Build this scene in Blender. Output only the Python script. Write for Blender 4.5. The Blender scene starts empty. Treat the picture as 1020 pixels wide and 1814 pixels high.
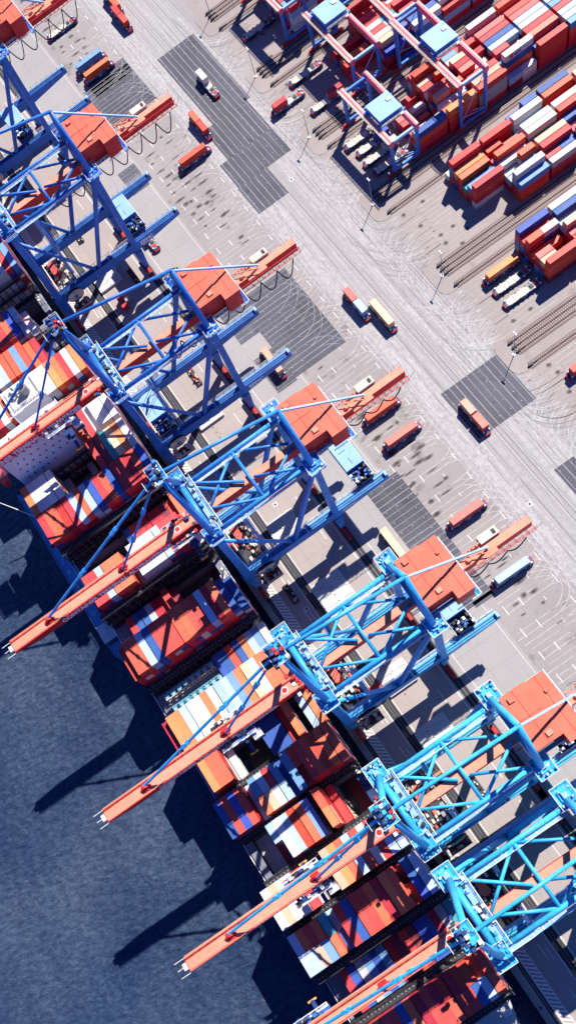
import bpy, bmesh, math, random
from mathutils import Vector, Matrix
rnd = random.Random(7)
S = bpy.context.scene
COL = S.collection
R = math.radians
# world frame: X along the quay (down-right in the photo), Y inland, Z up, metres; quay surface at z = 0
# ------------------------------------------------------------------ helpers
def tag(o, label=None, cat=None, group=None, kind=None):
    if label: o['label'] = label
    if cat: o['category'] = cat
    if group: o['group'] = group
    if kind: o['kind'] = kind
    return o
def empty(name, loc, rz=0.0):
    o = bpy.data.objects.new(name, None); COL.objects.link(o)
    o.location = loc; o.rotation_euler = (0, 0, rz); o.empty_display_size = .5
    return o
class MB:
    def __init__(s): s.v = []; s.f = []; s.m = []
    def poly(s, pts, m=0):
        n = len(s.v); s.v += [tuple(p) for p in pts]; s.f.append(tuple(range(n, n + len(pts)))); s.m.append(m)
    def hexa(s, p, m=0):                    # p: 4 bottom (ccw) + 4 top
        n = len(s.v); s.v += [tuple(q) for q in p]
        for f in ((3, 2, 1, 0), (4, 5, 6, 7), (0, 1, 5, 4), (1, 2, 6, 5), (2, 3, 7, 6), (3, 0, 4, 7)):
            s.f.append(tuple(n + i for i in f)); s.m.append(m)
    def box(s, x0, x1, y0, y1, z0, z1, m=0):
        s.hexa([(x0, y0, z0), (x1, y0, z0), (x1, y1, z0), (x0, y1, z0), (x0, y0, z1), (x1, y0, z1), (x1, y1, z1), (x0, y1, z1)], m)
    def beam(s, p, q, w, h, w2=None, h2=None, m=0):      # box beam between two points
        p, q = Vector(p), Vector(q); d = (q - p).normalized()
        side = d.cross(Vector((0, 0, 1)))
        if side.length < 1e-3: side = Vector((1, 0, 0))
        side.normalize(); up = side.cross(d).normalized()
        w2 = w if w2 is None else w2; h2 = h if h2 is None else h2
        a = [p - side * w / 2 - up * h / 2, p + side * w / 2 - up * h / 2, p + side * w / 2 + up * h / 2, p - side * w / 2 + up * h / 2]
        b = [q - side * w2 / 2 - up * h2 / 2, q + side * w2 / 2 - up * h2 / 2, q + side * w2 / 2 + up * h2 / 2, q - side * w2 / 2 + up * h2 / 2]
        s.hexa(a + b, m)
    def tube(s, p, q, r, r2=None, n=10, m=0, caps=True):
        p, q = Vector(p), Vector(q); d = (q - p).normalized()
        a = d.orthogonal().normalized(); b = d.cross(a); r2 = r if r2 is None else r2
        k = len(s.v)
        for c, rr in ((p, r), (q, r2)):
            for i in range(n):
                t = 2 * math.pi * i / n; s.v.append(tuple(c + a * rr * math.cos(t) + b * rr * math.sin(t)))
        for i in range(n):
            j = (i + 1) % n; s.f.append((k + i, k + j, k + n + j, k + n + i)); s.m.append(m)
        if caps:
            s.f.append(tuple(k + i for i in range(n - 1, -1, -1))); s.m.append(m)
            s.f.append(tuple(k + n + i for i in range(n))); s.m.append(m)
    def path(s, pts, r, n=8, m=0):
        for a, b in zip(pts, pts[1:]): s.tube(a, b, r, n=n, m=m)
    def ribbon(s, pts, w, z, m=0):          # flat strip on the ground
        L = []; Rr = []
        for i, p in enumerate(pts):
            a = Vector(pts[max(i - 1, 0)]); b = Vector(pts[min(i + 1, len(pts) - 1)])
            d = (b - a).normalized(); nn = Vector((-d.y, d.x)) * w / 2
            L.append((p[0] + nn.x, p[1] + nn.y, z)); Rr.append((p[0] - nn.x, p[1] - nn.y, z))
        for i in range(len(pts) - 1): s.poly([Rr[i], Rr[i + 1], L[i + 1], L[i]], m)
    def prism(s, pts, z0, z1, m=0):
        n = len(pts); k = len(s.v)
        s.v += [(x, y, z0) for x, y in pts] + [(x, y, z1) for x, y in pts]
        s.f.append(tuple(k + i for i in range(n - 1, -1, -1))); s.m.append(m)
        s.f.append(tuple(k + n + i for i in range(n))); s.m.append(m)
        for i in range(n):
            j = (i + 1) % n; s.f.append((k + i, k + j, k + n + j, k + n + i)); s.m.append(m)
    def rail(s, pts, h=1.1, r=.05, m=0, post=2.5):       # handrail: top rail, knee rail and posts
        for a, b in zip(pts, pts[1:]):
            a, b = Vector(a), Vector(b); L = (b - a).length; k = max(1, int(L / post))
            for hh in (h, h * .5): s.beam(a + Vector((0, 0, hh)), b + Vector((0, 0, hh)), 2 * r, 2 * r, m=m)
            for i in range(k + 1):
                p = a.lerp(b, i / k); s.beam(p, p + Vector((0, 0, h)), 2 * r, 2 * r, m=m)
    def mesh(s, name):
        me = bpy.data.meshes.new(name); me.from_pydata(s.v, [], s.f)
        me.polygons.foreach_set('material_index', s.m); me.update(); return me
    def build(s, name, mats, parent=None, smooth=False):
        if not isinstance(mats, (list, tuple)): mats = [mats]
        me = s.mesh(name)
        for m in mats: me.materials.append(m)
        if smooth: me.polygons.foreach_set('use_smooth', [len(f) == 4 for f in s.f])
        o = bpy.data.objects.new(name, me); COL.objects.link(o)
        if parent: o.parent = parent
        return o
def text_obj(name, body, size, mat, parent, loc, rot, ext=.01, align='LEFT', sx=1.0, bold=.03):
    c = bpy.data.curves.new(name, 'FONT'); c.body = body; c.size = size; c.extrude = ext; c.align_x = align
    c.offset = size * bold
    t = bpy.data.objects.new(name + '_curve', c); COL.objects.link(t)
    dg = bpy.context.evaluated_depsgraph_get(); me = bpy.data.meshes.new_from_object(t.evaluated_get(dg))
    bpy.data.objects.remove(t); bpy.data.curves.remove(c)
    me.materials.clear(); me.materials.append(mat)
    o = bpy.data.objects.new(name, me); COL.objects.link(o); o.parent = parent
    o.location = loc; o.rotation_euler = rot; o.scale = (sx, 1, 1)
    return o
def copy_tree(o, parent=None):
    c = o.copy(); COL.objects.link(c); c.parent = parent
    for ch in list(o.children): copy_tree(ch, c)
    return c
# ------------------------------------------------------------------ materials
def newmat(name):
    m = bpy.data.materials.new(name); m.use_nodes = True; nt = m.node_tree
    return m, nt, nt.nodes['Principled BSDF']
def noise(nt, scale, detail=4, coord='Object', rough=.6, stretch=None):
    tc = nt.nodes.new('ShaderNodeTexCoord'); n = nt.nodes.new('ShaderNodeTexNoise')
    n.inputs['Scale'].default_value = scale; n.inputs['Detail'].default_value = detail; n.inputs['Roughness'].default_value = rough
    src = tc.outputs[coord]
    if stretch:
        mp = nt.nodes.new('ShaderNodeMapping'); mp.inputs['Scale'].default_value = stretch; nt.links.new(src, mp.inputs[0]); src = mp.outputs[0]
    nt.links.new(src, n.inputs['Vector']); return n.outputs['Fac']
def ramp(nt, src, stops):
    r = nt.nodes.new('ShaderNodeValToRGB'); e = r.color_ramp.elements
    e[0].position, e[0].color = stops[0][0], (*stops[0][1], 1) if len(stops[0][1]) == 3 else stops[0][1]
    e[1].position, e[1].color = stops[-1][0], (*stops[-1][1], 1)
    for p, c in stops[1:-1]:
        x = e.new(p); x.color = (*c, 1)
    nt.links.new(src, r.inputs[0]); return r.outputs[0]
def mix(nt, fac, a, b, mode='MIX'):
    m = nt.nodes.new('ShaderNodeMix'); m.data_type = 'RGBA'; m.blend_type = mode
    for sock, val in ((m.inputs[0], fac), (m.inputs[6], a), (m.inputs[7], b)):
        if isinstance(val, (int, float)): sock.default_value = val
        elif isinstance(val, tuple): sock.default_value = (*val, 1)
        else: nt.links.new(val, sock)
    return m.outputs[2]
def math_(nt, op, a, b=None, clamp=False):
    m = nt.nodes.new('ShaderNodeMath'); m.operation = op; m.use_clamp = clamp
    for i, v in enumerate((a, b)):
        if v is None: continue
        if isinstance(v, (int, float)): m.inputs[i].default_value = v
        else: nt.links.new(v, m.inputs[i])
    return m.outputs[0]
def paint(name, c, rough=.5, wear=.25, dirt=.7, scale=.35, metal=0.0, spec=.35):
    """painted steel: faded large patches, fine grime"""
    m, nt, b = newmat(name)
    f1 = ramp(nt, noise(nt, scale, 5, rough=.65), [(.35, (0, 0, 0)), (.7, (1, 1, 1))])
    f2 = ramp(nt, noise(nt, scale * 9, 6, rough=.7), [(.5, (0, 0, 0)), (.8, (1, 1, 1))])
    light = tuple(min(1, x * (1 + wear) + .02) for x in c)
    dark = tuple(x * dirt for x in c)
    col = mix(nt, f1, c, light); col = mix(nt, f2, col, dark)
    nt.links.new(col, b.inputs['Base Color']); b.inputs['Roughness'].default_value = rough; b.inputs['Metallic'].default_value = metal
    b.inputs['Specular IOR Level'].default_value = spec
    return m
CT = dict(r=(.68, .088, .066), R=(.50, .030, .036), o=(.78, .215, .095), b=(.040, .11, .40), B=(.17, .34, .62), l=(.44, .58, .74), w=(.76, .75, .72), g=(.46, .47, .48), t=(.06, .33, .38), y=(.72, .48, .33), p=(.72, .20, .16), m=(.26, .04, .06), k=(.075, .060, .068))  # roof colours, sunlit tone included
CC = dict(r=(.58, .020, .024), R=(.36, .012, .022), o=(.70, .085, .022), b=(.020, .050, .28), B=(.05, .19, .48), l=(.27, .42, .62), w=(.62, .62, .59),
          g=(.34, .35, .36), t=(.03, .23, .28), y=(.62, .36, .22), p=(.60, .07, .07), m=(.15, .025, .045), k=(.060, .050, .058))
CN = dict(r='red', R='dark crimson', o='orange-red', b='navy blue', B='mid blue', l='pale blue', w='white', g='grey', t='teal', y='sandy beige', p='salmon pink', m='maroon', k='blackish brown')
def container_mat(key):
    m, nt, b = newmat('container_paint_' + CN[key].replace(' ', '_').replace('-', '_'))
    c = CC[key]
    oi = nt.nodes.new('ShaderNodeObjectInfo')
    geo = nt.nodes.new('ShaderNodeNewGeometry')
    f = ramp(nt, noise(nt, .12, 5, rough=.7), [(.4, (0, 0, 0)), (.66, (1, 1, 1))])
    sz = nt.nodes.new('ShaderNodeSeparateXYZ'); nt.links.new(geo.outputs['True Normal'], sz.inputs[0])
    up = math_(nt, 'GREATER_THAN', sz.outputs[2], .7)        # roofs: some fading plus sunlit tone put into the colour; walls deeper
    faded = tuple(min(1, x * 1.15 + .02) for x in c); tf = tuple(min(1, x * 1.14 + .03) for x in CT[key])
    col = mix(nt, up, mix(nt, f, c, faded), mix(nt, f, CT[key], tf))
    g2 = ramp(nt, noise(nt, 1.3, 8, rough=.75), [(.57, (0, 0, 0)), (.72, (1, 1, 1))])
    rust = (CT[key][0] * .5 + .06, CT[key][1] * .42 + .02, CT[key][2] * .38 + .012)
    col = mix(nt, math_(nt, 'MULTIPLY', math_(nt, 'MULTIPLY', g2, up), .55), col, rust)
    hsv = nt.nodes.new('ShaderNodeHueSaturation'); nt.links.new(col, hsv.inputs['Color'])
    nt.links.new(math_(nt, 'ADD', math_(nt, 'MULTIPLY', oi.outputs['Random'], .34), .80), hsv.inputs['Value'])
    nt.links.new(math_(nt, 'ADD', math_(nt, 'MULTIPLY', oi.outputs['Random'], .026), .488), hsv.inputs['Hue'])
    nt.links.new(hsv.outputs[0], b.inputs['Base Color'])
    tc = nt.nodes.new('ShaderNodeTexCoord'); wv = nt.nodes.new('ShaderNodeTexWave'); wv.bands_direction = 'X'
    wv.inputs['Scale'].default_value = 1.1; nt.links.new(tc.outputs['Object'], wv.inputs['Vector'])
    bm = nt.nodes.new('ShaderNodeBump'); bm.inputs['Strength'].default_value = .25; bm.inputs['Distance'].default_value = .05
    nt.links.new(wv.outputs['Fac'], bm.inputs['Height']); nt.links.new(bm.outputs[0], b.inputs['Normal'])
    b.inputs['Roughness'].default_value = .55; b.inputs['Specular IOR Level'].default_value = .3
    return m
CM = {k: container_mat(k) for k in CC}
M = {}
M['crane_cobalt'] = paint('crane_paint_cobalt', (.014, .118, .42), .42, .7, .65, .12)
M['crane_mid'] = paint('crane_paint_mid_blue', (.022, .19, .52), .42, .8, .6, .12)
M['crane_azure'] = paint('crane_paint_azure', (.022, .27, .60), .42, .7, .65, .12)
M['letter'] = paint('lettering_white', (.93, .93, .93), .5, .03, .95)
M['crane_cyan'] = paint('crane_paint_cyan', (.030, .34, .62), .42, .7, .65, .12)
M['pale_blue'] = paint('pale_blue_roof', (.24, .42, .68), .5, .2, .8, .2)
M['house'] = paint('machinery_house_orange_red', (.66, .135, .080), .6, .16, .80, .16)  # roof only: the walls' red with its sunlit tone put into the colour
M['girder'] = paint('girder_red', (.62, .016, .018), .5, .15, .75, .12)
M['boomtop'] = paint('boom_top_lit_orange', (.64, .25, .16), .6, .25, .8, .06)  # faded girder red with the sunlit highlight put into the colour
M['white'] = paint('white_paint', (.74, .74, .72), .5, .1, .75)
M['cream'] = paint('cream_paint', (.60, .53, .43), .6, .2, .6, .5)
M['dark'] = paint('dark_steel', (.030, .032, .040), .6, .6, .6, .4)
M['grey'] = paint('grey_steel', (.22, .23, .25), .6, .4, .6, .5)
M['bogie'] = paint('bogie_red', (.42, .018, .020), .5, .4, .5, .8)
M['navy'] = paint('navy_steel', (.012, .035, .14), .5, .8, .5, .3)
M['pink'] = paint('gantry_girder_pink', (.70, .11, .20), .5, .3, .75, .3)
M['gantry'] = paint('gantry_blue', (.030, .16, .52), .45, .5, .7, .2)
M['glass'] = paint('cab_glass', (.03, .05, .08), .15, .2, .9, 1, spec=.8)
M['teal'] = paint('teal_frame', (.10, .33, .42), .6, .6, .5, .6)
M['lashing'] = paint('lashing_bridge_black', (.022, .024, .030), .7, .8, .5, .8)
M['hatch'] = paint('hatch_cover_grey', (.47, .47, .46), .65, .15, .7, .3)
M['deck'] = paint('ship_deck', (.16, .17, .22), .7, .4, .6, .3)
M['hull'] = paint('hull_blue', (.012, .035, .13), .5, .6, .6, .1)
M['barge_deck'] = paint('barge_deck_blue', (.09, .38, .78), .5, .6, .6, .4)
M['lavender'] = paint('superstructure_white', (.76, .77, .82), .5, .08, .9, .15)
M['sleeper'] = paint('sleeper_concrete', (.36, .29, .26), .8, .3, .6, 1.5)
M['black'] = paint('rubber_black', (.012, .012, .013), .8, .5, .5)
M['mark'] = paint('road_marking_white', (.70, .70, .68), .8, .1, .75, 1.2)
M['amber'] = paint('amber_panel', (.7, .35, .05), .5)

def ground_mat(name, base, var=.10, blotch=None, slab=None, streak=0.0):
    m, nt, b = newmat(name)
    n1 = noise(nt, .035, 6, rough=.6); n2 = noise(nt, .9, 8, rough=.75)
    lo = tuple(x * (1 - var) for x in base); hi = tuple(x * (1 + var) for x in base)
    col = mix(nt, ramp(nt, n1, [(.3, (0, 0, 0)), (.7, (1, 1, 1))]), lo, hi)
    col = mix(nt, ramp(nt, n2, [(.45, (0, 0, 0)), (.75, (.55, .55, .55))]), col, tuple(x * .78 for x in base))
    if streak:
        n3 = noise(nt, 1.0, 5, rough=.7, stretch=(.012, .9, 1))
        col = mix(nt, math_(nt, 'MULTIPLY', ramp(nt, n3, [(.48, (0, 0, 0)), (.68, (1, 1, 1))]), streak), col, tuple(min(1, x * 1.45) for x in base))
        n4 = noise(nt, 1.0, 5, rough=.7, stretch=(.02, 1.4, 1))
        col = mix(nt, math_(nt, 'MULTIPLY', ramp(nt, n4, [(.55, (0, 0, 0)), (.7, (1, 1, 1))]), streak * .6), col, tuple(x * .55 for x in base))
    if slab:
        tc = nt.nodes.new('ShaderNodeTexCoord'); sp = nt.nodes.new('ShaderNodeSeparateXYZ'); nt.links.new(tc.outputs['Object'], sp.inputs[0])
        for i, p in enumerate(slab):
            a = math_(nt, 'ABSOLUTE', math_(nt, 'SUBTRACT', math_(nt, 'FRACT', math_(nt, 'DIVIDE', sp.outputs[i], p)), .5))
            j = math_(nt, 'GREATER_THAN', a, .5 - .06 / p)
            col = mix(nt, math_(nt, 'MULTIPLY', j, .45), col, tuple(x * .4 for x in base))
    if blotch:
        n5 = noise(nt, .16, 3, rough=.5); f = ramp(nt, n5, [(.60, (0, 0, 0)), (.70, (1, 1, 1))])
        col = mix(nt, math_(nt, 'MULTIPLY', f, blotch), col, tuple(x * .3 for x in base))
    nt.links.new(col, b.inputs['Base Color']); b.inputs['Roughness'].default_value = .9; b.inputs['Specular IOR Level'].default_value = .15
    bm = nt.nodes.new('ShaderNodeBump'); bm.inputs['Strength'].default_value = .2; bm.inputs['Distance'].default_value = .03
    nt.links.new(n2, bm.inputs['Height']); nt.links.new(bm.outputs[0], b.inputs['Normal'])
    return m
G_ground = ground_mat('pavement_concrete', (.315, .305, .305), .07, slab=(14.0, 4.6))
G_quay = ground_mat('quay_concrete', (.36, .315, .295), .08, slab=(16.0, 7.0))
G_apron = ground_mat('apron_concrete', (.34, .328, .325), .06, slab=(9.0, 11.0))
G_lane = ground_mat('lane_pavement', (.305, .28, .275), .10, blotch=.55)
G_road = ground_mat('road_pavement', (.315, .305, .308), .05, streak=.55)
G_yard = ground_mat('yard_pavement', (.325, .285, .275), .10, blotch=.25)
G_dark = ground_mat('dark_asphalt_patch', (.098, .098, .118), .30, streak=.55, blotch=.3)
G_ballast = ground_mat('track_ballast', (.22, .165, .155), .3)
G_trench = ground_mat('cable_trench', (.05, .05, .055), .2)
def mark_mat(name, c, base=(.315, .303, .305)):
    m, nt, b = newmat(name)
    n = noise(nt, .5, 6, rough=.8)
    nt.links.new(ramp(nt, n, [(.36, base), (.55, c)]), b.inputs['Base Color']); b.inputs['Roughness'].default_value = .95
    b.inputs['Specular IOR Level'].default_value = .1
    return m
G_tyre = [mark_mat('tyre_marks_light', (.46, .45, .452)), mark_mat('tyre_marks_mid', (.40, .39, .39)), mark_mat('tyre_marks_dark', (.22, .21, .22))]
G_dline = mark_mat('wheel_paths_on_asphalt', (.30, .305, .33), base=(.19, .19, .215))
def stain_mat():
    m, nt, b = newmat('oil_stain'); b.inputs['Base Color'].default_value = (.035, .028, .032, 1); b.inputs['Roughness'].default_value = .8
    tc = nt.nodes.new('ShaderNodeTexCoord'); gr = nt.nodes.new('ShaderNodeTexNoise'); gr.inputs['Scale'].default_value = 1.1
    gr.inputs['Detail'].default_value = 6; nt.links.new(tc.outputs['Object'], gr.inputs['Vector'])
    uv = nt.nodes.new('ShaderNodeTexGradient'); uv.gradient_type = 'SPHERICAL'; mp = nt.nodes.new('ShaderNodeMapping')
    nt.links.new(tc.outputs['UV'], mp.inputs[0]); nt.links.new(mp.outputs[0], uv.inputs[0])
    a = math_(nt, 'MULTIPLY', uv.outputs['Fac'], math_(nt, 'MULTIPLY', gr.outputs['Fac'], 2.0), clamp=True)
    nt.links.new(math_(nt, 'MULTIPLY', a, .85), b.inputs['Alpha'])
    return m
G_stain = stain_mat()

# ------------------------------------------------------------------ setting
def sheet(name, rects, mat, z):
    mb = MB()
    for r in rects:
        if len(r) == 4 and not isinstance(r[0], tuple): u0, u1, v0, v1 = r; mb.poly([(u0, v0, z), (u1, v0, z), (u1, v1, z), (u0, v1, z)])
        else: mb.poly([(x, y, z) for x, y in r])
    o = mb.build(name, mat); return tag(o, kind='structure')
WATER = -5.0
QE = -14.6        # quay edge
mb = MB(); mb.poly([(-3000, QE, 0), (2500, QE, 0), (2500, 3000, 0), (-3000, 3000, 0)])
mb.poly([(-3000, QE, -9), (2500, QE, -9), (2500, QE, 0), (-3000, QE, 0)])
tag(mb.build('ground', G_ground), kind='structure')
sheet('quay', [(-520, 200, QE + .35, 20.4)], G_quay, .008)
mb = MB(); mb.box(-700, 300, QE - .3, QE + .5, -6, .25)
tag(mb.build('quay_edge', paint('quay_coping', (.27, .26, .25), .9, .2, .6, .6)), kind='structure')
sheet('apron', [(-520, 200, 25.6, 45.0)], G_apron, .008)
sheet('lanes', [(-520, 200, 45.0, 68.6)], G_lane, .008)
sheet('road', [(-520, 200, 68.6, 99.6)], G_road, .008)
sheet('yard', [(-520, 200, 103.0, 420)], G_yard, .008)
dark = [(-338.1, -291.5, 78.8, 97.4), (-291.5, -272.3, 74.2, 95.6), (-272.3, -257.6, 70.2, 95.6), (-257.6, -241.6, 69.8, 83.8), (-291.5, -257.6, 95.6, 95.61),
        (-348, -321.2, 45.6, 68.3), (-351, -340, 49.0, 68.3), (-214.4, -172.8, 42.0, 64.2), (-214.4, -197.8, 33.6, 42.0), (-189, -171.7, 33.6, 42.0),
        (-133.6, -111.6, 77.8, 101.2), (-119.5, -65.2, 36.5, 49.2), (-87.3, -60, 89.8, 97.5), (-66.4, -64.2, 41.9, 49.4), (-300, -286, 36.0, 44.0)]
dark = [d for i, d in enumerate(dark) if i != 4]
sheet('dark_asphalt', dark, G_dark, .062)
mb = MB(); dd = MB(); zq = .070
for (a0, a1, c0, c1) in dark:                  # wheel paths and transponder studs on the dark patches
    if a1 - a0 < 6 or c1 - c0 < 5: continue
    if c0 > 68.7:
        v = c0 + 1.0
        while v < c1 - .3:
            zq += .0001; mb.ribbon([(a0 + (a1 - a0) * i / 8, v + rnd.uniform(-.05, .05)) for i in range(9)], rnd.choice((.22, .34)), zq); v += 2.42
    else:
        u = a0 + .8
        while u < a1 - .3:
            zq += .0001; mb.ribbon([(u + rnd.uniform(-.06, .06), c0 + (c1 - c0) * i / 5) for i in range(6)], rnd.choice((.18, .3)), zq)
            if c1 > 60 and rnd.random() < .6:
                d = rnd.choice((1, -1)); r = rnd.uniform(9, 14); pts = [(u + d * r - d * r * math.cos(t), c1 - r + r * math.sin(t)) for t in [i * .13 for i in range(12)]]
                pts = [p for p in pts if a0 < p[0] < a1 and c0 < p[1] < c1 - .1]
                if len(pts) > 2: zq += .0001; mb.ribbon(pts, .2, zq)
            u += 2.26
    u = a0 + 1.5
    while u < a1 - 1:
        v = c0 + 1.3
        while v < c1 - 1:
            if rnd.random() < .7: dd.poly([(u - .11, v - .11, .1), (u + .11, v - .11, .1), (u + .11, v + .11, .1), (u - .11, v + .11, .1)])
            v += 4.5
        u += 4.5
tag(mb.build('wheel_paths', G_dline), kind='structure'); tag(dd.build('transponder_studs', M['mark']), kind='structure')
# water
m, nt, b = newmat('harbour_water')
wn = noise(nt, .018, 5, rough=.6); c = ramp(nt, wn, [(.35, (.020, .040, .092)), (.7, (.050, .076, .132))])
rp = ramp(nt, noise(nt, .75, 6, rough=.75, stretch=(1.0, .5, 1)), [(.40, (.66, .7, .78)), (.68, (1.55, 1.45, 1.3))])  # ripple lights and darks put into the water colour
c = mix(nt, 1.0, c, rp, 'MULTIPLY')
sw = ramp(nt, noise(nt, .035, 4, rough=.55, stretch=(.35, 1.3, 1)), [(.38, (.82, .84, .88)), (.66, (1.30, 1.24, 1.14))])
c = mix(nt, 1.0, c, sw, 'MULTIPLY')
fo = ramp(nt, noise(nt, 1.9, 8, rough=.8), [(.66, (0, 0, 0)), (.72, (1, 1, 1))])
fm = ramp(nt, noise(nt, .03, 3), [(.5, (0, 0, 0)), (.66, (1, 1, 1))])
c = mix(nt, math_(nt, 'MULTIPLY', fo, math_(nt, 'MULTIPLY', fm, .6)), c, (.45, .52, .58))
nt.links.new(c, b.inputs['Base Color']); b.inputs['Roughness'].default_value = .22; b.inputs['IOR'].default_value = 1.33; b.inputs['Specular IOR Level'].default_value = .3
b1 = nt.nodes.new('ShaderNodeBump'); b1.inputs['Strength'].default_value = 1.0; b1.inputs['Distance'].default_value = 1.1
nt.links.new(noise(nt, .55, 7, rough=.62, stretch=(1.0, .55, 1)), b1.inputs['Height'])
b2 = nt.nodes.new('ShaderNodeBump'); b2.inputs['Strength'].default_value = .6; b2.inputs['Distance'].default_value = 1.2
nt.links.new(noise(nt, .09, 4, stretch=(.7, 1.2, 1)), b2.inputs['Height']); nt.links.new(b1.outputs[0], b2.inputs['Normal']); nt.links.new(b2.outputs[0], b.inputs['Normal'])
mb = MB(); mb.poly([(-3000, -3000, WATER), (2500, -3000, WATER), (2500, QE, WATER), (-3000, QE, WATER)])
tag(mb.build('water', m), kind='structure')

# painted lines
Z1 = .030
mb = MB()
for v, w in ((-8.25, .22), (-1.1, .22), (2.6, .2), (20.8, .26), (26.6, .16), (43.9, .14)): mb.poly([(-520, v - w / 2, Z1), (200, v - w / 2, Z1), (200, v + w / 2, Z1), (-520, v + w / 2, Z1)])
mb.poly([(-520, -11.0, Z1), (200, -11.0, Z1), (200, -10.8, Z1), (-520, -10.8, Z1)])
u = -420.0
while u < 90:                                   # hatched band by the waterside rail
    mb.poly([(u, -10.8, Z1), (u + .62, -10.8, Z1), (u + 2.5, -8.36, Z1), (u + 1.88, -8.36, Z1)]); u += 1.35
for k in range(-40, 14):                        # lane dashes
    u = -140.6 + 9.05 * k
    for v in (67.5, 54.4, 61.0): 
        if v == 61.0: mb.poly([(u + 4.4, v - .08, Z1), (u + 5.9, v - .08, Z1), (u + 5.9, v + .08, Z1), (u + 4.4, v + .08, Z1)])
        else: mb.poly([(u, v - .13, Z1), (u + 3.1, v - .13, Z1), (u + 3.1, v + .13, Z1), (u, v + .13, Z1)])
    if k > -24: mb.poly([(u - .4, 48.6, Z1), (u + 3.0, 48.6, Z1), (u + 3.0, 48.85, Z1), (u - .4, 48.85, Z1)])
for k in range(-30, 12):
    u = 14.0 * k; mb.poly([(u, -4.2, Z1), (u + 5.2, -4.2, Z1), (u + 5.2, -4.0, Z1), (u, -4.0, Z1)]); mb.poly([(u + 2, -2.8, Z1), (u + 6.2, -2.8, Z1), (u + 6.2, -2.62, Z1), (u + 2, -2.62, Z1)])
    mb.poly([(u + 6, 16.2, Z1), (u + 12, 16.2, Z1), (u + 12, 16.38, Z1), (u + 6, 16.38, Z1)])
tag(mb.build('road_markings', M['mark']), kind='structure')
mb = MB()                                      # crane rails and the trench beside them
for v in (-12.0, 22.9): mb.box(-520, 200, v - .09, v + .09, .02, .12)
mb.box(-520, 200, 24.3, 24.45, .02, .1); mb.box(-520, 200, .25, .36, .02, .1); mb.box(-520, 200, 1.15, 1.25, .02, .1)
o = tag(mb.build('crane_rails', M['grey']), kind='structure')
sheet('cable_trench', [(-520, 200, -12.6, -11.3), (-520, 200, 21.7, 24.1), (-520, 200, -.75, 2.2)], G_trench, .020)
# tyre marks: narrow lighter and darker ribbons
tm = [MB(), MB(), MB()]; zc = [.034]
def trk(pts, w, k):
    zc[0] += .00001; tm[k].ribbon(pts, w, zc[0])
for i in range(46):                             # long runs down the road
    v = 69.5 + i * .66 + rnd.uniform(-.15, .15)
    pts = [(u, v + .25 * math.sin(u * .013 + i)) for u in range(-440, 81, 20)]
    trk(pts, rnd.choice((.2, .3, .38)), rnd.choice((0, 0, 0, 1, 1, 2)))
def arc(cx, cy, r, a0, a1, n=12): return [(cx + r * math.cos(a0 + (a1 - a0) * i / n), cy + r * math.sin(a0 + (a1 - a0) * i / n)) for i in range(n + 1)]
for k in range(-74, 26):                        # sweeping turns out of the waterside lanes
    u = -140.6 + 4.525 * k + .4
    if k % 2 == 0 or rnd.random() < .7:
        for off in (0, 2.1):
            trk([(u + off, 45.6 + rnd.uniform(0, 3)), (u + off, 63.5)], .26, rnd.choice((0, 0, 1)))
        for d in ((1, -1) if rnd.random() < .75 else (rnd.choice((1, -1)),)):
            r = rnd.uniform(8, 15); y0 = 62 + rnd.uniform(-2, 3)
            for off in (0, 2.1):
                rr = r - d * off * (1 if d > 0 else 1)
                cx = u + d * r; pts = [(u + off, y0 - 4)] + arc(cx, y0, rr, math.pi if d > 0 else 0, math.pi / 2, 14) + [(cx + d * 18, y0 + rr + .3), (cx + d * 30, y0 + rr + .5)]
                trk(pts, .27, rnd.choice((0, 0, 1)))
BLK = [-329.5, -288.0, -246.4, -204.9, -163.4, -121.6]
for b0 in BLK:                                  # turns into the yard lanes
    for q in range(7):
        u = b0 + 1.6 + q * 4.1
        for off in (0, 2.1): trk([(u + off, 107), (u + off, 129.5)], .28, rnd.choice((0, 1)))
        for d in (1, -1):
            for rep in range(2):
                r = rnd.uniform(8, 19); y0 = 108 + rnd.uniform(-2, 2)
                for off in (0, 2.1):
                    rr = r - d * off; cx = u + d * r
                    trk([(u + off, y0 + 6)] + arc(cx, y0, rr, math.pi if d > 0 else 0, -math.pi / 2 if d < 0 else 3 * math.pi / 2, 14) + [(cx + d * 16, y0 - rr - .2)], .27, rnd.choice((0, 0, 1, 1, 2)))
for i in range(3): tag(tm[i].build('tyre_marks', G_tyre[i]), kind='structure')
# oil stains where vehicles stand
mb = MB(); uvs = []
zz = .05
for k in range(-66, 20):
    u = -140.6 + 4.525 * k + 1.4
    for v in (50.3, 57.6, 52.5, 59.6):
        if rnd.random() < .5 + .35 * math.sin(k * .37):
            du, dv = rnd.uniform(.4, 1.2), rnd.uniform(.8, 3.2); x = u + rnd.uniform(-1.0, 1.0); y = v + rnd.uniform(-1.6, 1.6); zz += .00004
            mb.poly([(x - du, y - dv, zz), (x + du, y - dv, zz), (x + du, y + dv, zz), (x - du, y + dv, zz)])
for b0 in BLK:
    for q in range(7):
        for v in (113, 121):
            if rnd.random() < .35:
                x = b0 + 2.6 + q * 4.1; y = v + rnd.uniform(-3, 3); zz += .00004
                mb.poly([(x - 1, y - 1.2, zz), (x + 1, y - 1.2, zz), (x + 1, y + 1.2, zz), (x - 1, y + 1.2, zz)])
o = mb.build('oil_stains', G_stain); tag(o, kind='structure')
uvl = o.data.uv_layers.new(name='UVMap')
for i, l in enumerate(uvl.data): l.uv = ((-1, -1), (1, -1), (1, 1), (-1, 1))[i % 4]
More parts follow.
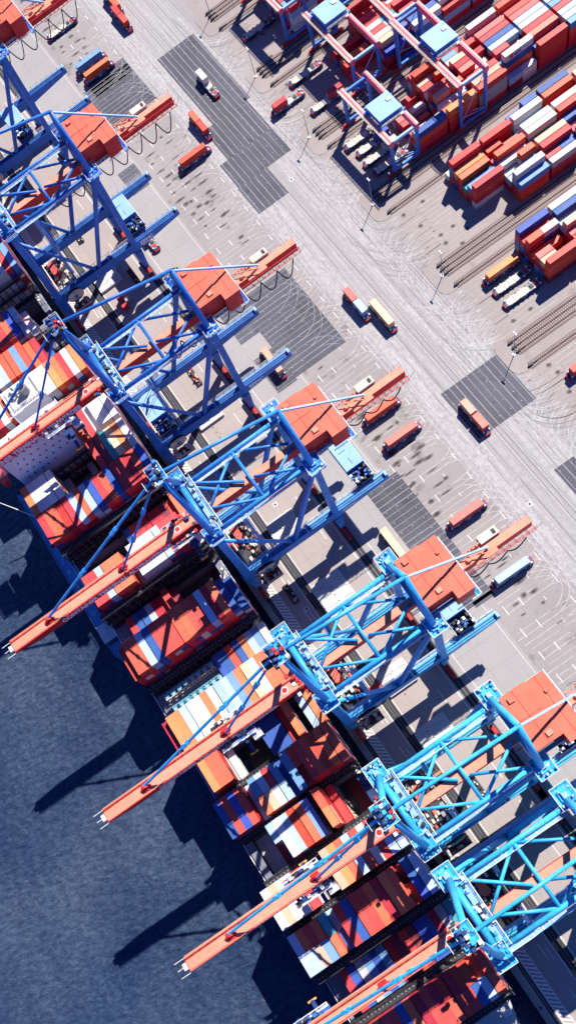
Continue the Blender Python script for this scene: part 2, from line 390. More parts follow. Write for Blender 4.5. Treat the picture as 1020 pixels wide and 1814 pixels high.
# manhole covers and pavement pads
mb = MB()
for x, y in ((-97.5, -3), (-12, 8.6), (-136, 9), (-208, 9.2), (-330, 20), (-57.5, 8.6), (-119.4, 89.7), (-82.5, 76.5), (-345, 35.5), (-246, 88)):
    mb.box(x - .9, x + .9, y - .9, y + .9, .01, .06, 0); mb.box(x - .35, x + .35, y - .35, y + .35, .06, .09, 1)
tag(mb.build('manhole_covers', [M['hatch'], M['dark']]), kind='structure')
# kerb between road and yard islands
mb = MB(); isl = MB()
for i, b0 in enumerate(BLK[:]):
    a0, a1 = b0 - 15.4, b0 - .2
    pts = [(a0 + 3, 101.2), (a1 - 3, 101.2), (a1 - .8, 102.2), (a1, 104.5), (a1, 107), (a0, 107), (a0, 104.5), (a0 + .8, 102.2)]
    isl.prism(pts, .0, .12)
tag(isl.build('kerb_islands', G_yard), kind='structure')

# rail tracks of the yard gantries: ballast strip, sleepers, rails
def track(uc, rails, label):
    t = empty('rail_track', (uc, 107, 0)); n = len(rails); w = (rails[-1] - rails[0]) / 2 + 1.4
    mid = (rails[-1] + rails[0]) / 2
    mb = MB(); mb.box(mid - w, mid + w, 0, 240, .12, .2); mb.build('ballast', G_ballast, t)
    mb = MB()
    for r in rails:
        for k in range(300): mb.box(r - .95, r - .35, k * .8 + .3, k * .8 + .62, .19, .3); mb.box(r + .35, r + .95, k * .8 + .3, k * .8 + .62, .19, .3)
    s = mb.build('sleepers', M['sleeper'], t); s['kind'] = 'stuff'
    mb = MB()
    for r in rails: mb.box(r - .14, r + .14, 0, 240, .2, .46)
    mb.build('rail', M['dark'], t)
    mb = MB()
    for r in rails: mb = MB(); mb.box(r - .35, r + .35, -.5, 1.3, .1, .95); mb.beam((r, 1.2, .62), (r, 3.2, .62), .3, .3); mb.build('buffer_stop', M['dark'], t)
    tag(t, label, 'rail track', 'gantry rail tracks in the yard')
BT = {0: 'top left', 1: 'second', 2: 'third', 3: 'fourth', 4: 'fifth', 5: 'last'}
for i, (ut, us) in enumerate(((-339.5, -330.4), (-298.0, -289.5), (-256.0, -247.6), (-215.8, -206.9), (-173.5, -165.2), (-131.8, -122.8))):
    where = ['at the top edge behind shadows', 'below the second bare yard lane', 'crossed by the small gantry shadow', 'in shade under the lamp mast', 'sunlit, ending beside the middle lamp mast', 'sunlit, ending nearest the right edge'][i]
    track(ut, (-2.2, 0, 2.1), 'triple rusty rail track ' + where)
    where = ['beside the topmost empty flat vehicle', 'beside the vehicle carrying a red box', 'ending by the cluster of flat vehicles', 'short one in front of the red stacks', 'beside the orange box vehicle', 'nearest the right edge of the photo'][i]
    track(us, (0,), 'single rail track ' + where)
# ------------------------------------------------------------------ quay cranes
GT = 49.6        # girder top
LN, LS = -12.3, 9.4      # leg offsets along the quay
def quay_crane(uc, paintm, label, disc=True, trolley_v=-22.0, portal_v=34.0, boom=True, rear=True, lettering=True):
    P = M[paintm]
    t = empty('quay_crane', (uc, 0, 0)); tag(t, label, 'crane', 'quay cranes working the container ship')
    VS, VL = -12.0, 22.8
    for du in (LN, LS):
        for v in (VS, VL):
            mb = MB(); dv = 1 if v == VL else 0
            mb.beam((du, v, 3.2), (du, v, 12.2), 1.5, 1.7, 2.7, 2.9)
            if v == VL: mb.beam((du, v, 12.2), (du, v, 50.5), 2.0, 2.2, 1.7, 1.9)
            else: mb.beam((du, v, 12.2), (du, v, 51.5), 2.3, 2.6, 1.9, 2.2)
            mb.build('leg', P, t)
            mb = MB()                       # bogie set
            mb.box(du - 5.6, du + 5.6, v - .55, v + .55, 2.0, 3.3, 0)
            for s in (-1, 1):
                mb.box(du + s * 3.2 - 2.2, du + s * 3.2 + 2.2, v - .7, v + .7, .9, 2.0, 0)
                for q in (-1.5, -.5, .5, 1.5):
                    mb.tube((du + s * 3.2 + q, v - .5, .6), (du + s * 3.2 + q, v + .5, .6), .45, n=10, m=1)
            mb.box(du + 5.6, du + 7.0, v - .3, v + .3, 1.2, 1.9, 1); mb.box(du - 7.0, du - 5.6, v - .3, v + .3, 1.2, 1.9, 1)
            mb.build('bogie', [M['bogie'], M['dark']], t)
    for du in (LN, LS):                     # portal beams with landward cantilever
        mb = MB(); mb.box(du - 1.0, du + 1.0, -14.0, 24.5, 13.0, 16.8); 
        mb.hexa([(du - 1, 24.5, 13.0), (du + 1, 24.5, 13.0), (du + 1, 43.4, 15.2), (du - 1, 43.4, 15.2), (du - 1, 24.5, 16.8), (du + 1, 24.5, 16.8), (du + 1, 43.4, 16.8), (du - 1, 43.4, 16.8)])
        b = mb.build('portal_beam', P, t)
        mb = MB(); s = -1 
        mb.box(du - 2.2, du - 1.05, -12, 43.2, 16.2, 16.32, 0)
        for k in range(37): mb.box(du - 2.15, du - 1.1, -11.7 + k * 1.5, -11.6 + k * 1.5, 16.32, 16.36, 1)
        mb.rail([(du - 2.2, -12, 16.3), (du - 2.2, 43.2, 16.3)], r=.05, m=1, post=2.6)
        mb.box(du + .3, du + .5, -12, 43, 16.8, 17.0, 2); mb.box(du - .5, du - .3, -12, 43, 16.8, 17.0, 2)
        mb.box(du - .9, du + .9, 42.4, 43.3, 16.8, 18.0, 0)
        mb.build('walkway', [M['pale_blue'], M['cream'], M['dark']], b)
        mb = MB()
        for v in (VS + 2.1, VL + 2.1):
            pass
        mb.beam((du, 22.8, 50), (du, 7.2, 16.6), 1.25, 1.25); mb.build('diagonal_brace', P, t)
        mb = MB(); mb.tube((du, -11.5, 46), (du, 5.6, 16.8), .62, n=12); mb.build('diagonal_brace', P, t, smooth=True)
    mb = MB()                               # ties at portal level along the quay
    mb.box(LN + 1, LS - 1, -13.6, -11.8, 13.4, 16.2)
    mb.build('tie_beam', P, t)
    # top nodes
    for v in (VS, VL):
        for du in (LN, LS):
            mb = MB(); mb.box(du - 1.5, du + 1.5, v - 1.5, v + 1.5, 50.3, 51.9, 0); mb.box(du - .7, du + .7, v - .7, v + .7, 51.9, 52.6, 1)
            for k in range(14): x = du + rnd.uniform(-2.8, 2.8); y = v + rnd.uniform(-2.4, 2.4); mb.box(x - .3, x + .3, y - .25, y + .25, 51.35, 51.7 + rnd.random(), rnd.choice((0, 1, 1, 2, 3)))
            for k in range(5): mb.box(du - 3, du + 3, v - 2.4 + k * 1.1, v - 2.25 + k * 1.1, 51.42, 51.46, 1)
            mb.rail([(du - 3, v - 2.6, 51.6), (du + 3, v - 2.6, 51.6), (du + 3, v + 2.6, 51.6), (du - 3, v + 2.6, 51.6), (du - 3, v - 2.6, 51.6)], r=.04, m=2)
            mb.box(du - 3, du + 3, v - 2.6, v + 2.6, 51.3, 51.42, 0)
            mb.build('top_platform', [P, M['pale_blue'], M['white'], M['navy']], t)
    # side tubes, cross tube and plan bracing
    for d0 in (-1, 1):
        a = LN + 2.2 if d0 < 0 else LS - 1.2
        mb = MB(); mb.tube((a, -11, 50.2), (a, 22, 50.2), .72, n=14); sd = mb.build('side_tube', P, t, smooth=True)
        mb = MB(); mb.box(a + .9, a + 1.8, -10, 21, 49.9, 49.96, 1); mb.rail([(a + 1.8, -10, 49.95), (a + 1.8, 21, 49.95)], r=.05, m=0, post=1.8)
        for k in range(11): mb.beam((a, -9 + k * 3, 50), (a + 1.8, -9 + k * 3, 49.93), .12, .12, m=0)
        mb.build('walkway', [M['white'], M['pale_blue']], sd)
    aN, aS = LN + 2.2, LS - 1.2
    mb = MB(); mb.tube((aN, 6, 50.3), (aS, 6, 50.3), .55, n=12); mb.build('cross_tube', P, t, smooth=True)
    for p, q in (((aN, 6, 50), (2.0, -10.5, 50)), ((aS, 6, 50), (0, -10.5, 50)), ((aN, 6, 50), (-1.5, 21, 50)), ((aS, 6, 50), (0, 21, 50)), ((aN, -10, 50.5), (0.5, 4.0, 50.6)), ((aS, 21, 50.5), (1, 7, 50.6))):
        mb = MB(); mb.tube(p, q, .46, n=10); mb.build('plan_brace', P, t, smooth=True)
    # cross heads along the quay at both ends
    mb = MB(); mb.tube((LN, -12, 51.2), (LS, -12, 51.2), .95, n=16); mb.build('cross_head', P, t, smooth=True)
    mb = MB(); mb.box(LN, LS, 22.0, 23.4, 49.2, 51.0); mb.build('cross_head', P, t)
    mb = MB()                               # seaward walkway clutter between the two sea legs
    mb.box(LN + 1, LS - 1, -10.6, -8.2, 51.2, 51.3, 0); mb.rail([(LN + 1, -8.2, 51.3), (LS - 1, -8.2, 51.3)], r=.06, m=1)
    r2 = random.Random(int(uc) + 900)
    for k in range(22):
        x = r2.uniform(LN + 2, LS - 2); y = r2.uniform(-10.6, -8.6); mb.box(x - .4, x + .5, y - .4, y + .4, 51.3, 51.6 + r2.random() * .9, r2.choice((0, 1, 2, 3, 0)))
    mb.build('service_platform', [M['pale_blue'], M['white'], M['dark'], P], t)
    # A-frames
    AP = Vector((0, -14.0, 79.5)); AL = Vector((0, 22.0, 70.0))
    for du in (LN + 1, LS):
        mb = MB(); mb.tube((du, -12, 51.5), AP, 1.0, .8, n=16); mb.build('frame_leg', P, t, smooth=True)
        mb = MB(); mb.tube((du, 22.5, 51.5), AL, .95, .75, n=16); mb.build('frame_leg', P, t, smooth=True)
    mb = MB()
    mb.box(-3.0, 3.0, -16.2, -11.9, 79.2, 79.35, 0); mb.rail([(-3.0, -16.2, 79.3), (3.0, -16.2, 79.3), (3.0, -11.9, 79.3), (-3.0, -11.9, 79.3), (-3.0, -16.2, 79.3)], r=.04, m=1)
    mb.box(-1.4, 1.4, -18.6, -15.8, 76.8, 77.0, 3); mb.beam((0, -16, 76.8), (0, -16, 79.3), .4, .4, m=3); mb.rail([(-1.4, -18.6, 77), (1.4, -18.6, 77)], r=.04, m=1)
    for k in range(26):
        x = r2.uniform(-3.0, 3.0); y = r2.uniform(-16.3, -11.8); z = r2.uniform(78.7, 79.3); mb.box(x - .25, x + .25, y - .25, y + .25, z, z + r2.uniform(.3, 1.2), r2.choice((0, 0, 1, 3, 4, 2)))
    for k in range(16):
        x = r2.uniform(-3, 3); y = r2.uniform(-16, -12); mb.box(x - .45, x + .45, y - .45, y + .45, 79.35, 79.7 + r2.random() * 1.5, r2.choice((0, 1, 2, 3, 4)))
    for x in (-1.6, 0, 1.6): mb.tube((x - .35, -15.2, 80.4), (x + .35, -15.2, 80.4), .9, n=14, m=4)
    mb.build('apex_platform', [P, M['white'], M['bogie'], M['dark'], M['navy']], t)
    mb = MB(); mb.tube(AP, AL + Vector((0, 0, .3)), .5, n=12, m=0); mb.build('back_stay', P, t, smooth=True)
    mb = MB(); mb.beam(AL, (0, 46.6, GT + .6), .55, .55); mb.build('rear_stay', M['pale_blue'] if paintm != 'x' else P, t)
    for dx, ve in ((-.5, -66.2), (.6, -39.6)):
        mb = MB(); e = Vector((dx, ve, GT + .9)); L = e - AP
        mb.tube(AP, e, .42 if ve < -50 else .34, n=10, m=0)
        for f in (.35, .38, .64, .67): c = AP + L * f; mb.beam(c - L.normalized() * .6, c + L.normalized() * .6, 1.1, .8, m=0)
        mb.build('fore_stay', P, t)
    # rear girder and boom
    gb = MB(); gb.box(-1.2, 1.2, -12.4, 60.0, GT - 3.2, GT, 0); gb.box(-1.12, 1.12, -12.3, 59.9, GT, GT + .05, 1)
    gb.box(-2.3, 2.3, 41.5, 48.5, GT - .5, GT + .02, 1)
    g = gb.build('rear_girder', [M['girder'], M['boomtop']], t)
    mb = MB()                               # truss walkway and posts on its side
    for z in (GT - .4, GT - 2.8): mb.beam((2.7, 20, z), (2.7, 60.4, z), .16, .16, m=0)
    mb.beam((1.3, 20, GT - 2.8), (2.7, 20, GT - 2.8), .14, .14)
    for k in range(21):
        y = 20 + k * 2; mb.beam((2.7, y, GT - .4), (2.7, y, GT - 2.8), .09, .09); mb.beam((1.2, y, GT - 2.8), (2.7, y, GT - 2.8), .09, .09)
        mb.beam((2.7, y, GT - 2.8), (2.7, y + 2, GT - .4), .08, .08)
        mb.beam((-1.2, y, GT), (-2.3, y + .3, GT + .4), .12, .12)
    mb.build('side_truss', M['girder'], g)
    mb = MB()                               # hanging festoon cable loops
    nl = 8 if paintm in ('crane_cobalt',) else 5
    for k in range(nl):
        y0 = 57 - k * 6.2
        dp = 6.4 if nl == 8 else 3.4; pts = [(3.0, y0 - 6.2 * i / 10, GT - 3.0 - dp * math.sin(math.pi * i / 10)) for i in range(11)]
        mb.path(pts, .2, n=6)
    mb.build('festoon_cable', M['black'], g)
    if boom:
        mb = MB()
        mb.box(-1.85, 1.85, -72, -13.2, GT - 3.0, GT, 0)
        mb.hexa([(-1.85, -80, GT - .9), (1.85, -80, GT - .9), (1.85, -72, GT - 3.0), (-1.85, -72, GT - 3.0), (-1.85, -80, GT), (1.85, -80, GT), (1.85, -72, GT), (-1.85, -72, GT)], 0)
        mb.box(-1.35, 1.45, -79.8, -13.4, GT, GT + .06, 1)
        mb.box(-2.35, -1.9, -79.8, -14, GT - .5, GT - .2, 2)
        b = mb.build('boom', [M['girder'], M['boomtop'], M['boomtop']], t)
        mb = MB(); mb.rail([(-1.75, -79.5, GT), (-1.75, -14, GT)], r=.055, post=2.4); mb.rail([(1.75, -79.5, GT), (1.75, -14, GT)], r=.055, post=2.4)
        mb.build('handrail', M['boomtop'], b)
        for ve in (-66.2, -39.6):
            mb = MB(); mb.box(-1.0, 1.0, ve - 1.1, ve + 1.1, GT, GT + .5, 0)
            if ve in (-66.2, -39.6): mb.beam((.1, ve - 1.6, GT + .3), (.1, ve, GT + 1.6), .5, .5); mb.beam((.1, ve + 1.6, GT + .3), (.1, ve, GT + 1.6), .5, .5)
            mb.build('stay_bracket', M['girder'], b)
        mb = MB(); mb.tube((0, -20, GT + .08), (0, -20, GT + .14), 1.0, n=20, m=1); mb.tube((0, -20, GT + .14), (0, -20, GT + .17), .78, n=20, m=0)
        mb.build('roundel', [M['girder'], M['white']], b)
        mb = MB()
        for x in (-2.0, 0, 2.0): mb.beam((x, -80, GT - .4), (x, -83.0, GT - .4), .14, .14)
        mb.box(-.9, .9, -81.2, -80, GT - .9, GT - .1); mb.build('tip_buffers', M['white'], b)
        mb = MB(); mb.box(-3.2, 3.2, -15.6, -11.6, GT - 3.6, GT - 1.2, 0)
        for k in range(26):
            x = r2.uniform(-4, 4); y = r2.uniform(-18, -10); z = r2.uniform(GT - 2, GT + 1.0); mb.box(x - .5, x + .5, y - .5, y + .5, z, z + .7, r2.choice((0, 0, 1, 2, 3)))
        mb.build('hinge', [M['bogie'], M['dark'], M['white'], M['navy']], b)
        if lettering:
            text_obj('lettering', 'CONTAINER TERMINAL ALTENWERDER', 2.75, M['letter'], b, (1.87, -63.5, GT - 2.6), (R(90), 0, R(90)), sx=.80, bold=.04)
        # main trolley riding on the boom
        v0 = trolley_v
        mb = MB()
        for s in (-1, 1):
            mb.box(s * 2.9 - .5, s * 2.9 + .5, v0 - 5.5, v0 + 5.5, GT - 3.8, GT - 2.9, 0)
            mb.box(s * 3.6 - .5, s * 3.6 + .5, v0 - 5.5, v0 + 5.5, GT - 2.6, GT - 2.5, 1)
            mb.rail([(s * 4.1, v0 - 5.5, GT - 2.5), (s * 4.1, v0 + 5.5, GT - 2.5)], r=.06, m=1, post=1.6)
            for k in range(9):
                x = s * r2.uniform(2.6, 4.0); y = v0 + r2.uniform(-5, 5); mb.box(x - .4, x + .4, y - .5, y + .5, GT - 2.9, GT - 2.2 + r2.random(), r2.choice((0, 1, 2, 3)))
        for y in (-4.5, 4.5): mb.box(-3.2, 3.2, v0 + y - .4, v0 + y + .4, GT - 4.6, GT - 3.8, 0)
        tr = mb.build('trolley', [M['gantry'], M['white'], M['dark'], M['navy']], t)
        mb = MB(); mb.box(3.2, 5.6, v0 + 3.4, v0 + 6.2, GT - 6.4, GT - 3.6, 0); mb.box(3.3, 5.65, v0 + 3.3, v0 + 6.25, GT - 6.2, GT - 4.6, 1); mb.build('cab', [M['white'], M['glass']], tr)
        zs = GT - 13
        mb = MB(); mb.box(2.6 - 6.1 + 3, 2.6 + 6.1 - 3, v0 - 1.2, v0 + 1.2, zs, zs + .7, 0)
        mb = MB(); mb.box(-6.1, 6.1, v0 - .5, v0 + .5, zs, zs + .6, 0)
        for s in (-1, 1): mb.box(s * 6.0 - .25, s * 6.0 + .25, v0 - 1.22, v0 + 1.22, zs - .3, zs + .5, 1)
        mb.box(-1.6, 1.6, v0 - 1.5, v0 + 1.5, zs + .6, zs + 1.5, 0)
        sp = mb.build('spreader', [M['navy'], M['amber']], tr)
        mb = MB()
        for x in (-1.5, 1.5):
            for y in (-1.3, 1.3): mb.tube((x, v0 + y, zs + 1.5), (x * 1.5, v0 + y * 2.6, GT - 3.8), .05, n=6)
        mb.build('hoist_rope', M['dark'], sp)
    # machinery house
    mb = MB(); z0, z1 = 50.4, 57.0
    mb.box(-9.3, 5.9, 23.6, 30.9, z0, z1, 0); mb.box(-9.0, 8.5, 30.9, 36.2, z0, z1 - .3, 0)
    hs = mb.build('machinery_house', M['girder'], t)
    mb = MB(); mb.box(-9.5, 6.1, 23.4, 31.0, z1, z1 + .25); mb.box(-9.2, 8.7, 31.0, 36.4, z1 - .3, z1 - .05)
    for k in range(20):
        x = -9.2 + k * .78
        if x < 5.9: mb.box(x, x + .06, 23.5, 30.9, z1 + .25, z1 + .31)
    for k in range(22):
        x = -9.0 + k * .8
        if x < 8.5: mb.box(x, x + .06, 31.1, 36.3, z1 - .05, z1 + .01)
    mb.box(-8.2, -6.8, 25, 26.6, z1 + .25, z1 + .8, 0); mb.box(3.4, 4.8, 27.6, 29.2, z1 + .25, z1 + .7, 1); mb.box(-5.0, -4.2, 33.6, 34.4, z1 - .05, z1 + .4, 0); mb.box(-9.2, 5.8, 27.1, 27.2, z1 + .24, z1 + .33, 2); mb.box(-1.9, -1.8, 23.5, 30.9, z1 + .24, z1 + .34, 2); mb.box(-9.0, 8.5, 33.7, 33.78, z1 - .06, z1 + .04, 2)
    mb.box(-3.6, -2.2, 33.2, 33.5, z1, z1 + .05, 1); mb.box(-.6, .6, 33.2, 33.5, z1, z1 + .05, 1)
    mb.build('roof', [M['house'], M['boomtop'], M['bogie']], hs)
    mb = MB(); mb.box(-10.2, 9.6, 36.3, 37.6, z0 - .2, z0, 0); mb.rail([(-10.2, 37.6, z0), (9.6, 37.6, z0), (9.6, 30, z0)], r=.06, m=1, post=1.5)
    mb.box(6.0, 7.2, 23, 31, z0 - .2, z0, 0); mb.rail([(7.2, 23, z0), (7.2, 30.6, z0)], r=.06, m=1, post=1.5)
    mb.build('gallery', [P, M['white']], hs)
    if boom or rear:                        # small cabin at the rear stay
        mb = MB(); mb.box(-3.9, -1.5, 45.6, 51.4, GT - 1.6, GT + 1.0, 0); mb.box(-3.4, -2.0, 49.9, 50.7, GT + 1.0, GT + 1.25, 1); mb.build('electrical_cabin', [M['cream'], M['dark']], t)
        mb = MB(); mb.rail([(-2.2, 38, GT), (-2.2, 45.4, GT)], r=.1, post=1.2, h=1.4); mb.tube((-.2, 40.5, GT), (-.2, 40.5, GT + 1.0), .9, .7, n=14); mb.beam((-2.2, 38.5, GT + 1.4), (1.8, 46, GT + 1.4), .25, .25)
        mb.build('stay_anchor', M['boomtop'], t)
    # portal trolley with its pale blue roof
    mb = MB(); y0 = portal_v
    mb.box(LN + 1.3, LS - 1.3, y0 - 3.2, y0 + 3.2, 17.0, 18.4, 0)
    pt = mb.build('portal_trolley', [M['navy']], t)
    mb = MB(); mb.box(-7.8, 2.8, y0 - 3.2, y0 + 3.3, 18.4, 21.0, 0); mb.box(-7.9, 2.9, y0 - 3.3, y0 + 3.4, 21.0, 21.2, 1)
    mb.box(-4.0, -3.8, y0 - 2, y0 + .5, 21.2, 21.25, 2); mb.box(-1, 1.6, y0 - .3, y0 - .15, 21.2, 21.25, 2)
    mb.build('trolley_house', [M['gantry'], M['pale_blue'], M['navy']], pt)
    mb = MB()
    for k in range(40):
        x = r2.uniform(3.2, 7.4); y = y0 + r2.uniform(-3.2, 3.4); s = r2.uniform(.2, .6); mb.box(x - s, x + s, y - .4, y + .4, 18.4, 18.7 + r2.random() * 1.4, r2.choice((0, 0, 1, 2, 3)))
    for y in (-3.3, 3.6): mb.rail([(-8, y0 + y, 18.4), (8, y0 + y, 18.4)], r=.07, m=1, post=1.2)
    mb.box(3.0, 8.0, y0 - 3.4, y0 + 3.7, 18.3, 18.4, 0)
    mb.build('hoist_machinery', [M['navy'], M['white'], M['dark'], M['gantry']], pt)
    # lashing platform between the portal beams on the water side, with cable reel
    mb = MB(); mb.box(LN + 1.2, LS - 1.2, -10.2, -2.2, 11.6, 12.0, 0)
    for k in range(70):
        x = r2.uniform(LN + 1.8, LS - 2); y = r2.uniform(-9.6, -2.8); s = r2.uniform(.25, .9); mb.box(x - s, x + s, y - s * .6, y + s * .6, 12.0, 12.2 + r2.random() * 1.6, r2.choice((0, 1, 1, 2, 3, 0, 1)))
    mb.box(LN + 4, LN + 10.1, -8.6, -6.2, 12, 14.5, 2); mb.rail([(LN + 1.2, -2.2, 12), (LS - 1.2, -2.2, 12)], r=.07, m=1)
    mb.build('lashing_platform', [M['dark'], M['cream'], CM['r'], M['grey']], t)
    for q in range(2):
        mb = MB(); x0, y0_ = (LS - 4.5, -2.0) if q == 0 else (LN + 3.5, -1.0)
        for k in range(6):
            a = (x0 + (k % 2) * 2.6, y0_ - (k % 2) * .2, 17 + k * 5.2); bq = (x0 + ((k + 1) % 2) * 2.6, y0_ - ((k + 1) % 2) * .2, 17 + (k + 1) * 5.2)
            mb.beam(a, bq, .9, .15); mb.rail([(a[0], a[1] + .5, a[2]), (bq[0], bq[1] + .5, bq[2])], r=.05)
        for xx in (x0 - .4, x0 + 3.0):
            for yy in (y0_ - .8, y0_ + .8): mb.beam((xx, yy, 17), (xx, yy, 48), .16, .16)
        mb.build('stair_tower', P if q else M['pale_blue'], t)
    if disc:
        mb = MB(); c = Vector((LS + 1.6, -6.0, 13.6)); n = 28
        for k in range(n):
            a = 2 * math.pi * k / n; d = Vector((math.cos(a) * .25, math.sin(a), math.cos(a) * .97)).normalized()
            mb.beam(c + d * .5, c + d * 3.3, .17, .5, .34, .5, m=0)
        mb.tube(c - Vector((.3, 0, 0)), c + Vector((.5, 0, 0)), .8, n=16, m=1)
        ring = [c + Vector((math.cos(2 * math.pi * k / 36) * .25, math.sin(2 * math.pi * k / 36), math.cos(2 * math.pi * k / 36) * .97)).normalized() * 3.3 - c * 0 - Vector((0, 0, 0)) if False else c + Vector((math.cos(2 * math.pi * k / 36) * .25, math.sin(2 * math.pi * k / 36), math.cos(2 * math.pi * k / 36) * .97)).normalized() * 3.3 for k in range(37)]
        mb.path(ring, .12, n=5, m=0)
        mb.tube(c - Vector((.6, 0, 0)), c - Vector((.4, 0, 0)), 3.1, n=32, m=2)
        mb.build('cable_reel', [M['cream'], M['gantry'], M['dark']], t)
        mb = MB(); mb.box(LS + .9, LS + 4.6, -9.5, -2.5, 8.6, 9.0, 0)
        for k in range(30):
            x = r2.uniform(LS + 1.2, LS + 4.2); y = r2.uniform(-9.2, -2.8); mb.box(x - .4, x + .4, y - .5, y + .5, 9, 9.3 + r2.random() * 1.2, r2.choice((0, 1, 1, 2)))
        mb.rail([(LS + 4.6, -9.5, 9), (LS + 4.6, -2.5, 9)], r=.08, m=1); mb.build('side_platform', [M['dark'], M['cream'], M['bogie']], t)
    if lettering:
        text_obj('lettering', 'ZPMC', 2.1, M['letter'], t, (LS + 1.02, 24.9, 14.2), (R(90), 0, R(90)), sx=1.1)
        text_obj('lettering', 'BREMEN', .9, M['letter'], t, (LS + 1.02, 25.6, 13.3), (R(90), 0, R(90)), sx=1.1)
    return t
quay_crane(-332, 'crane_cobalt', 'cobalt quay crane cut off by the top left corner', trolley_v=-25, portal_v=14)
quay_crane(-260.2, 'crane_cobalt', 'cobalt quay crane with long black cable loops, second from the top left corner', trolley_v=-25, portal_v=26.8)
quay_crane(-181.5, 'crane_cobalt', 'cobalt quay crane whose boom crosses the ship funnel and white deckhouse', trolley_v=-33, portal_v=-6.5)
quay_crane(-123.0, 'crane_mid', 'blue quay crane in mid photo, its boom tip farthest left over the water', trolley_v=-19, portal_v=36.2)
quay_crane(-64.2, 'crane_azure', 'blue quay crane whose boom tip hangs just right of the large boom shadow', trolley_v=-38, portal_v=32.6)
quay_crane(-19.2, 'crane_cyan', 'cyan quay crane with orange roof cut by the right photo edge', trolley_v=-43, portal_v=36)
quay_crane(11.0, 'crane_cyan', 'bright cyan quay crane lowest in the photo, no roof or boom tip in view', trolley_v=-60, portal_v=36)

# ------------------------------------------------------------------ yard gantry cranes
def gantry(u0, u1, v0, v1, zt, house_u, label, lift=True):
    t = empty('yard_gantry_crane', ((u0 + u1) / 2, (v0 + v1) / 2, 0)); cx, cy = (u0 + u1) / 2, (v0 + v1) / 2
    a, b_, c, d = u0 - cx, u1 - cx, v0 - cy, v1 - cy
    tag(t, label, 'crane', 'yard gantry cranes over the stacks')
    for x in (a, b_):
        for y in (c, d):
            mb = MB(); w = 1.5 if x == a else 1.0
            mb.beam((x, y, 1.2), (x, y, zt - 1.6), w * .75, .9, w * 1.3, 1.1); mb.build('leg', M['gantry'], t)
            mb = MB(); mb.box(x - .45, x + .45, y - 2.2, y + 2.2, .7, 1.5, 0)
            for q in (-1.6, -.6, .6, 1.6): mb.tube((x - .3, y + q, .5), (x + .3, y + q, .5), .42, n=8, m=1)
            mb.box(x - .35, x + .35, y - 3.2, y + 3.2, .5, .9, 0)
            mb.build('bogie', [M['bogie'], M['dark']], t)
        mb = MB(); mb.box(x - .4, x + .4, c, d, 1.5, 2.5); mb.build('sill_beam', M['gantry'], t)
        mb = MB(); mb.box(x - .45, x + .45, c, d, zt - 2.0, zt - .9); mb.build('head_beam', M['pale_blue'] if x == b_ else M['gantry'], t)
    mb = MB(); mb.tube((b_, c, 3), (b_, d, zt - 2), .16, n=8); mb.tube((b_, d, 3.2), (b_, (c + d) / 2, 5.5), .16, n=8); mb.tube((b_, c, 5.5), (b_, d, 2.8), .16, n=8); mb.build('diagonal_brace', M['pale_blue'], t)
    for y in (c, d):
        mb = MB(); mb.box(a - 1.2, b_ + 1.0, y - .7, y + .7, zt - 2.4, zt, 0); mb.box(a - 1.1, b_ + .9, y - .1, y + .62, zt, zt + .06, 1)
        k = 0
        for k in range(int((b_ - a) / 1.0)): mb.box(a - .8 + k, a - .72 + k, y - .1, y + .6, zt + .06, zt + .13, 2)
        g = mb.build('main_girder', [M['pink'], M['cream'], M['dark']], t)
        if y == c:
            mb = MB(); mb.box(a - 1, b_ + .8, y - 1.7, y - .65, zt - .3, zt - .2, 1); mb.rail([(a - 1, y - 1.7, zt - .2), (b_ + .8, y - 1.7, zt - .2)], r=.07, post=1.3, m=0)
            mb.build('walkway', [M['cream'], M['cream']], g)
    hx = house_u - cx
    mb = MB(); mb.box(hx - 4.6, hx + 4.6, c + .8, d - .8, zt + .4, zt + 2.6, 0); mb.box(hx - 4.8, hx + 4.8, c + .6, d - .6, zt + 2.6, zt + 2.8, 1)
    mb.box(hx - 2.0, hx - .6, d - 3.4, d - 1.6, zt + 2.8, zt + 3.1, 2)
    mb.box(hx - 4.6, hx - 3.8, c - .7, d + .7, zt + .05, zt + .9, 0); mb.box(hx + 3.8, hx + 4.6, c - .7, d + .7, zt + .05, zt + .9, 0)
    th = mb.build('trolley_house', [M['gantry'], M['pale_blue'], M['cream']], t)
    mb = MB(); mb.box(hx + 4.8, hx + 5.8, c + .6, d - .6, zt + .6, zt + .7, 1); mb.rail([(hx + 5.8, c + .6, zt + .7), (hx + 5.8, d - .6, zt + .7)], m=1)
    for k in range(8): yy = c + 1.2 + k * (d - c - 2.4) / 8; mb.box(hx + 4.9, hx + 5.5, yy, yy + .5, zt + .7, zt + 1.3, k % 2)
    mb.build('gallery', [M['navy'], M['white']], th)
    if lift:
        mb = MB(); z = zt - 4.5; mb.box(hx - 1.2, hx + 1.2, -1.2, 1.2, z, z + .8, 0); mb.box(hx - .4, hx + .4, -6.0, 6.0, z, z + .4, 0)
        for s in (-6, 6): mb.box(hx - 1.2, hx + 1.2, s - .2, s + .2, z - .2, z + .4, 1)
        for x in (-1, 1):
            for y in (-1, 1): mb.tube((hx + x, y, z + .8), (hx + x * 2, y * 2, zt + .4), .05, n=5, m=2)
        mb.build('spreader', [M['navy'], M['amber'], M['dark']], t)
    return t
gantry(-291.2, -260.4, 129.3, 140.6, 16.0, -283.2, 'smaller pink-girder gantry with pale blue house near the top edge')
gantry(-250.6, -219.4, 118.6, 129.6, 16.0, -231.2, 'smaller pink-girder gantry parked over the flat vehicles and bare lanes')
gantry(-257.6, -217.6, 147.6, 158.6, 21.0, -237.2, 'tallest pink-girder gantry, pale blue house over the middle stacks')
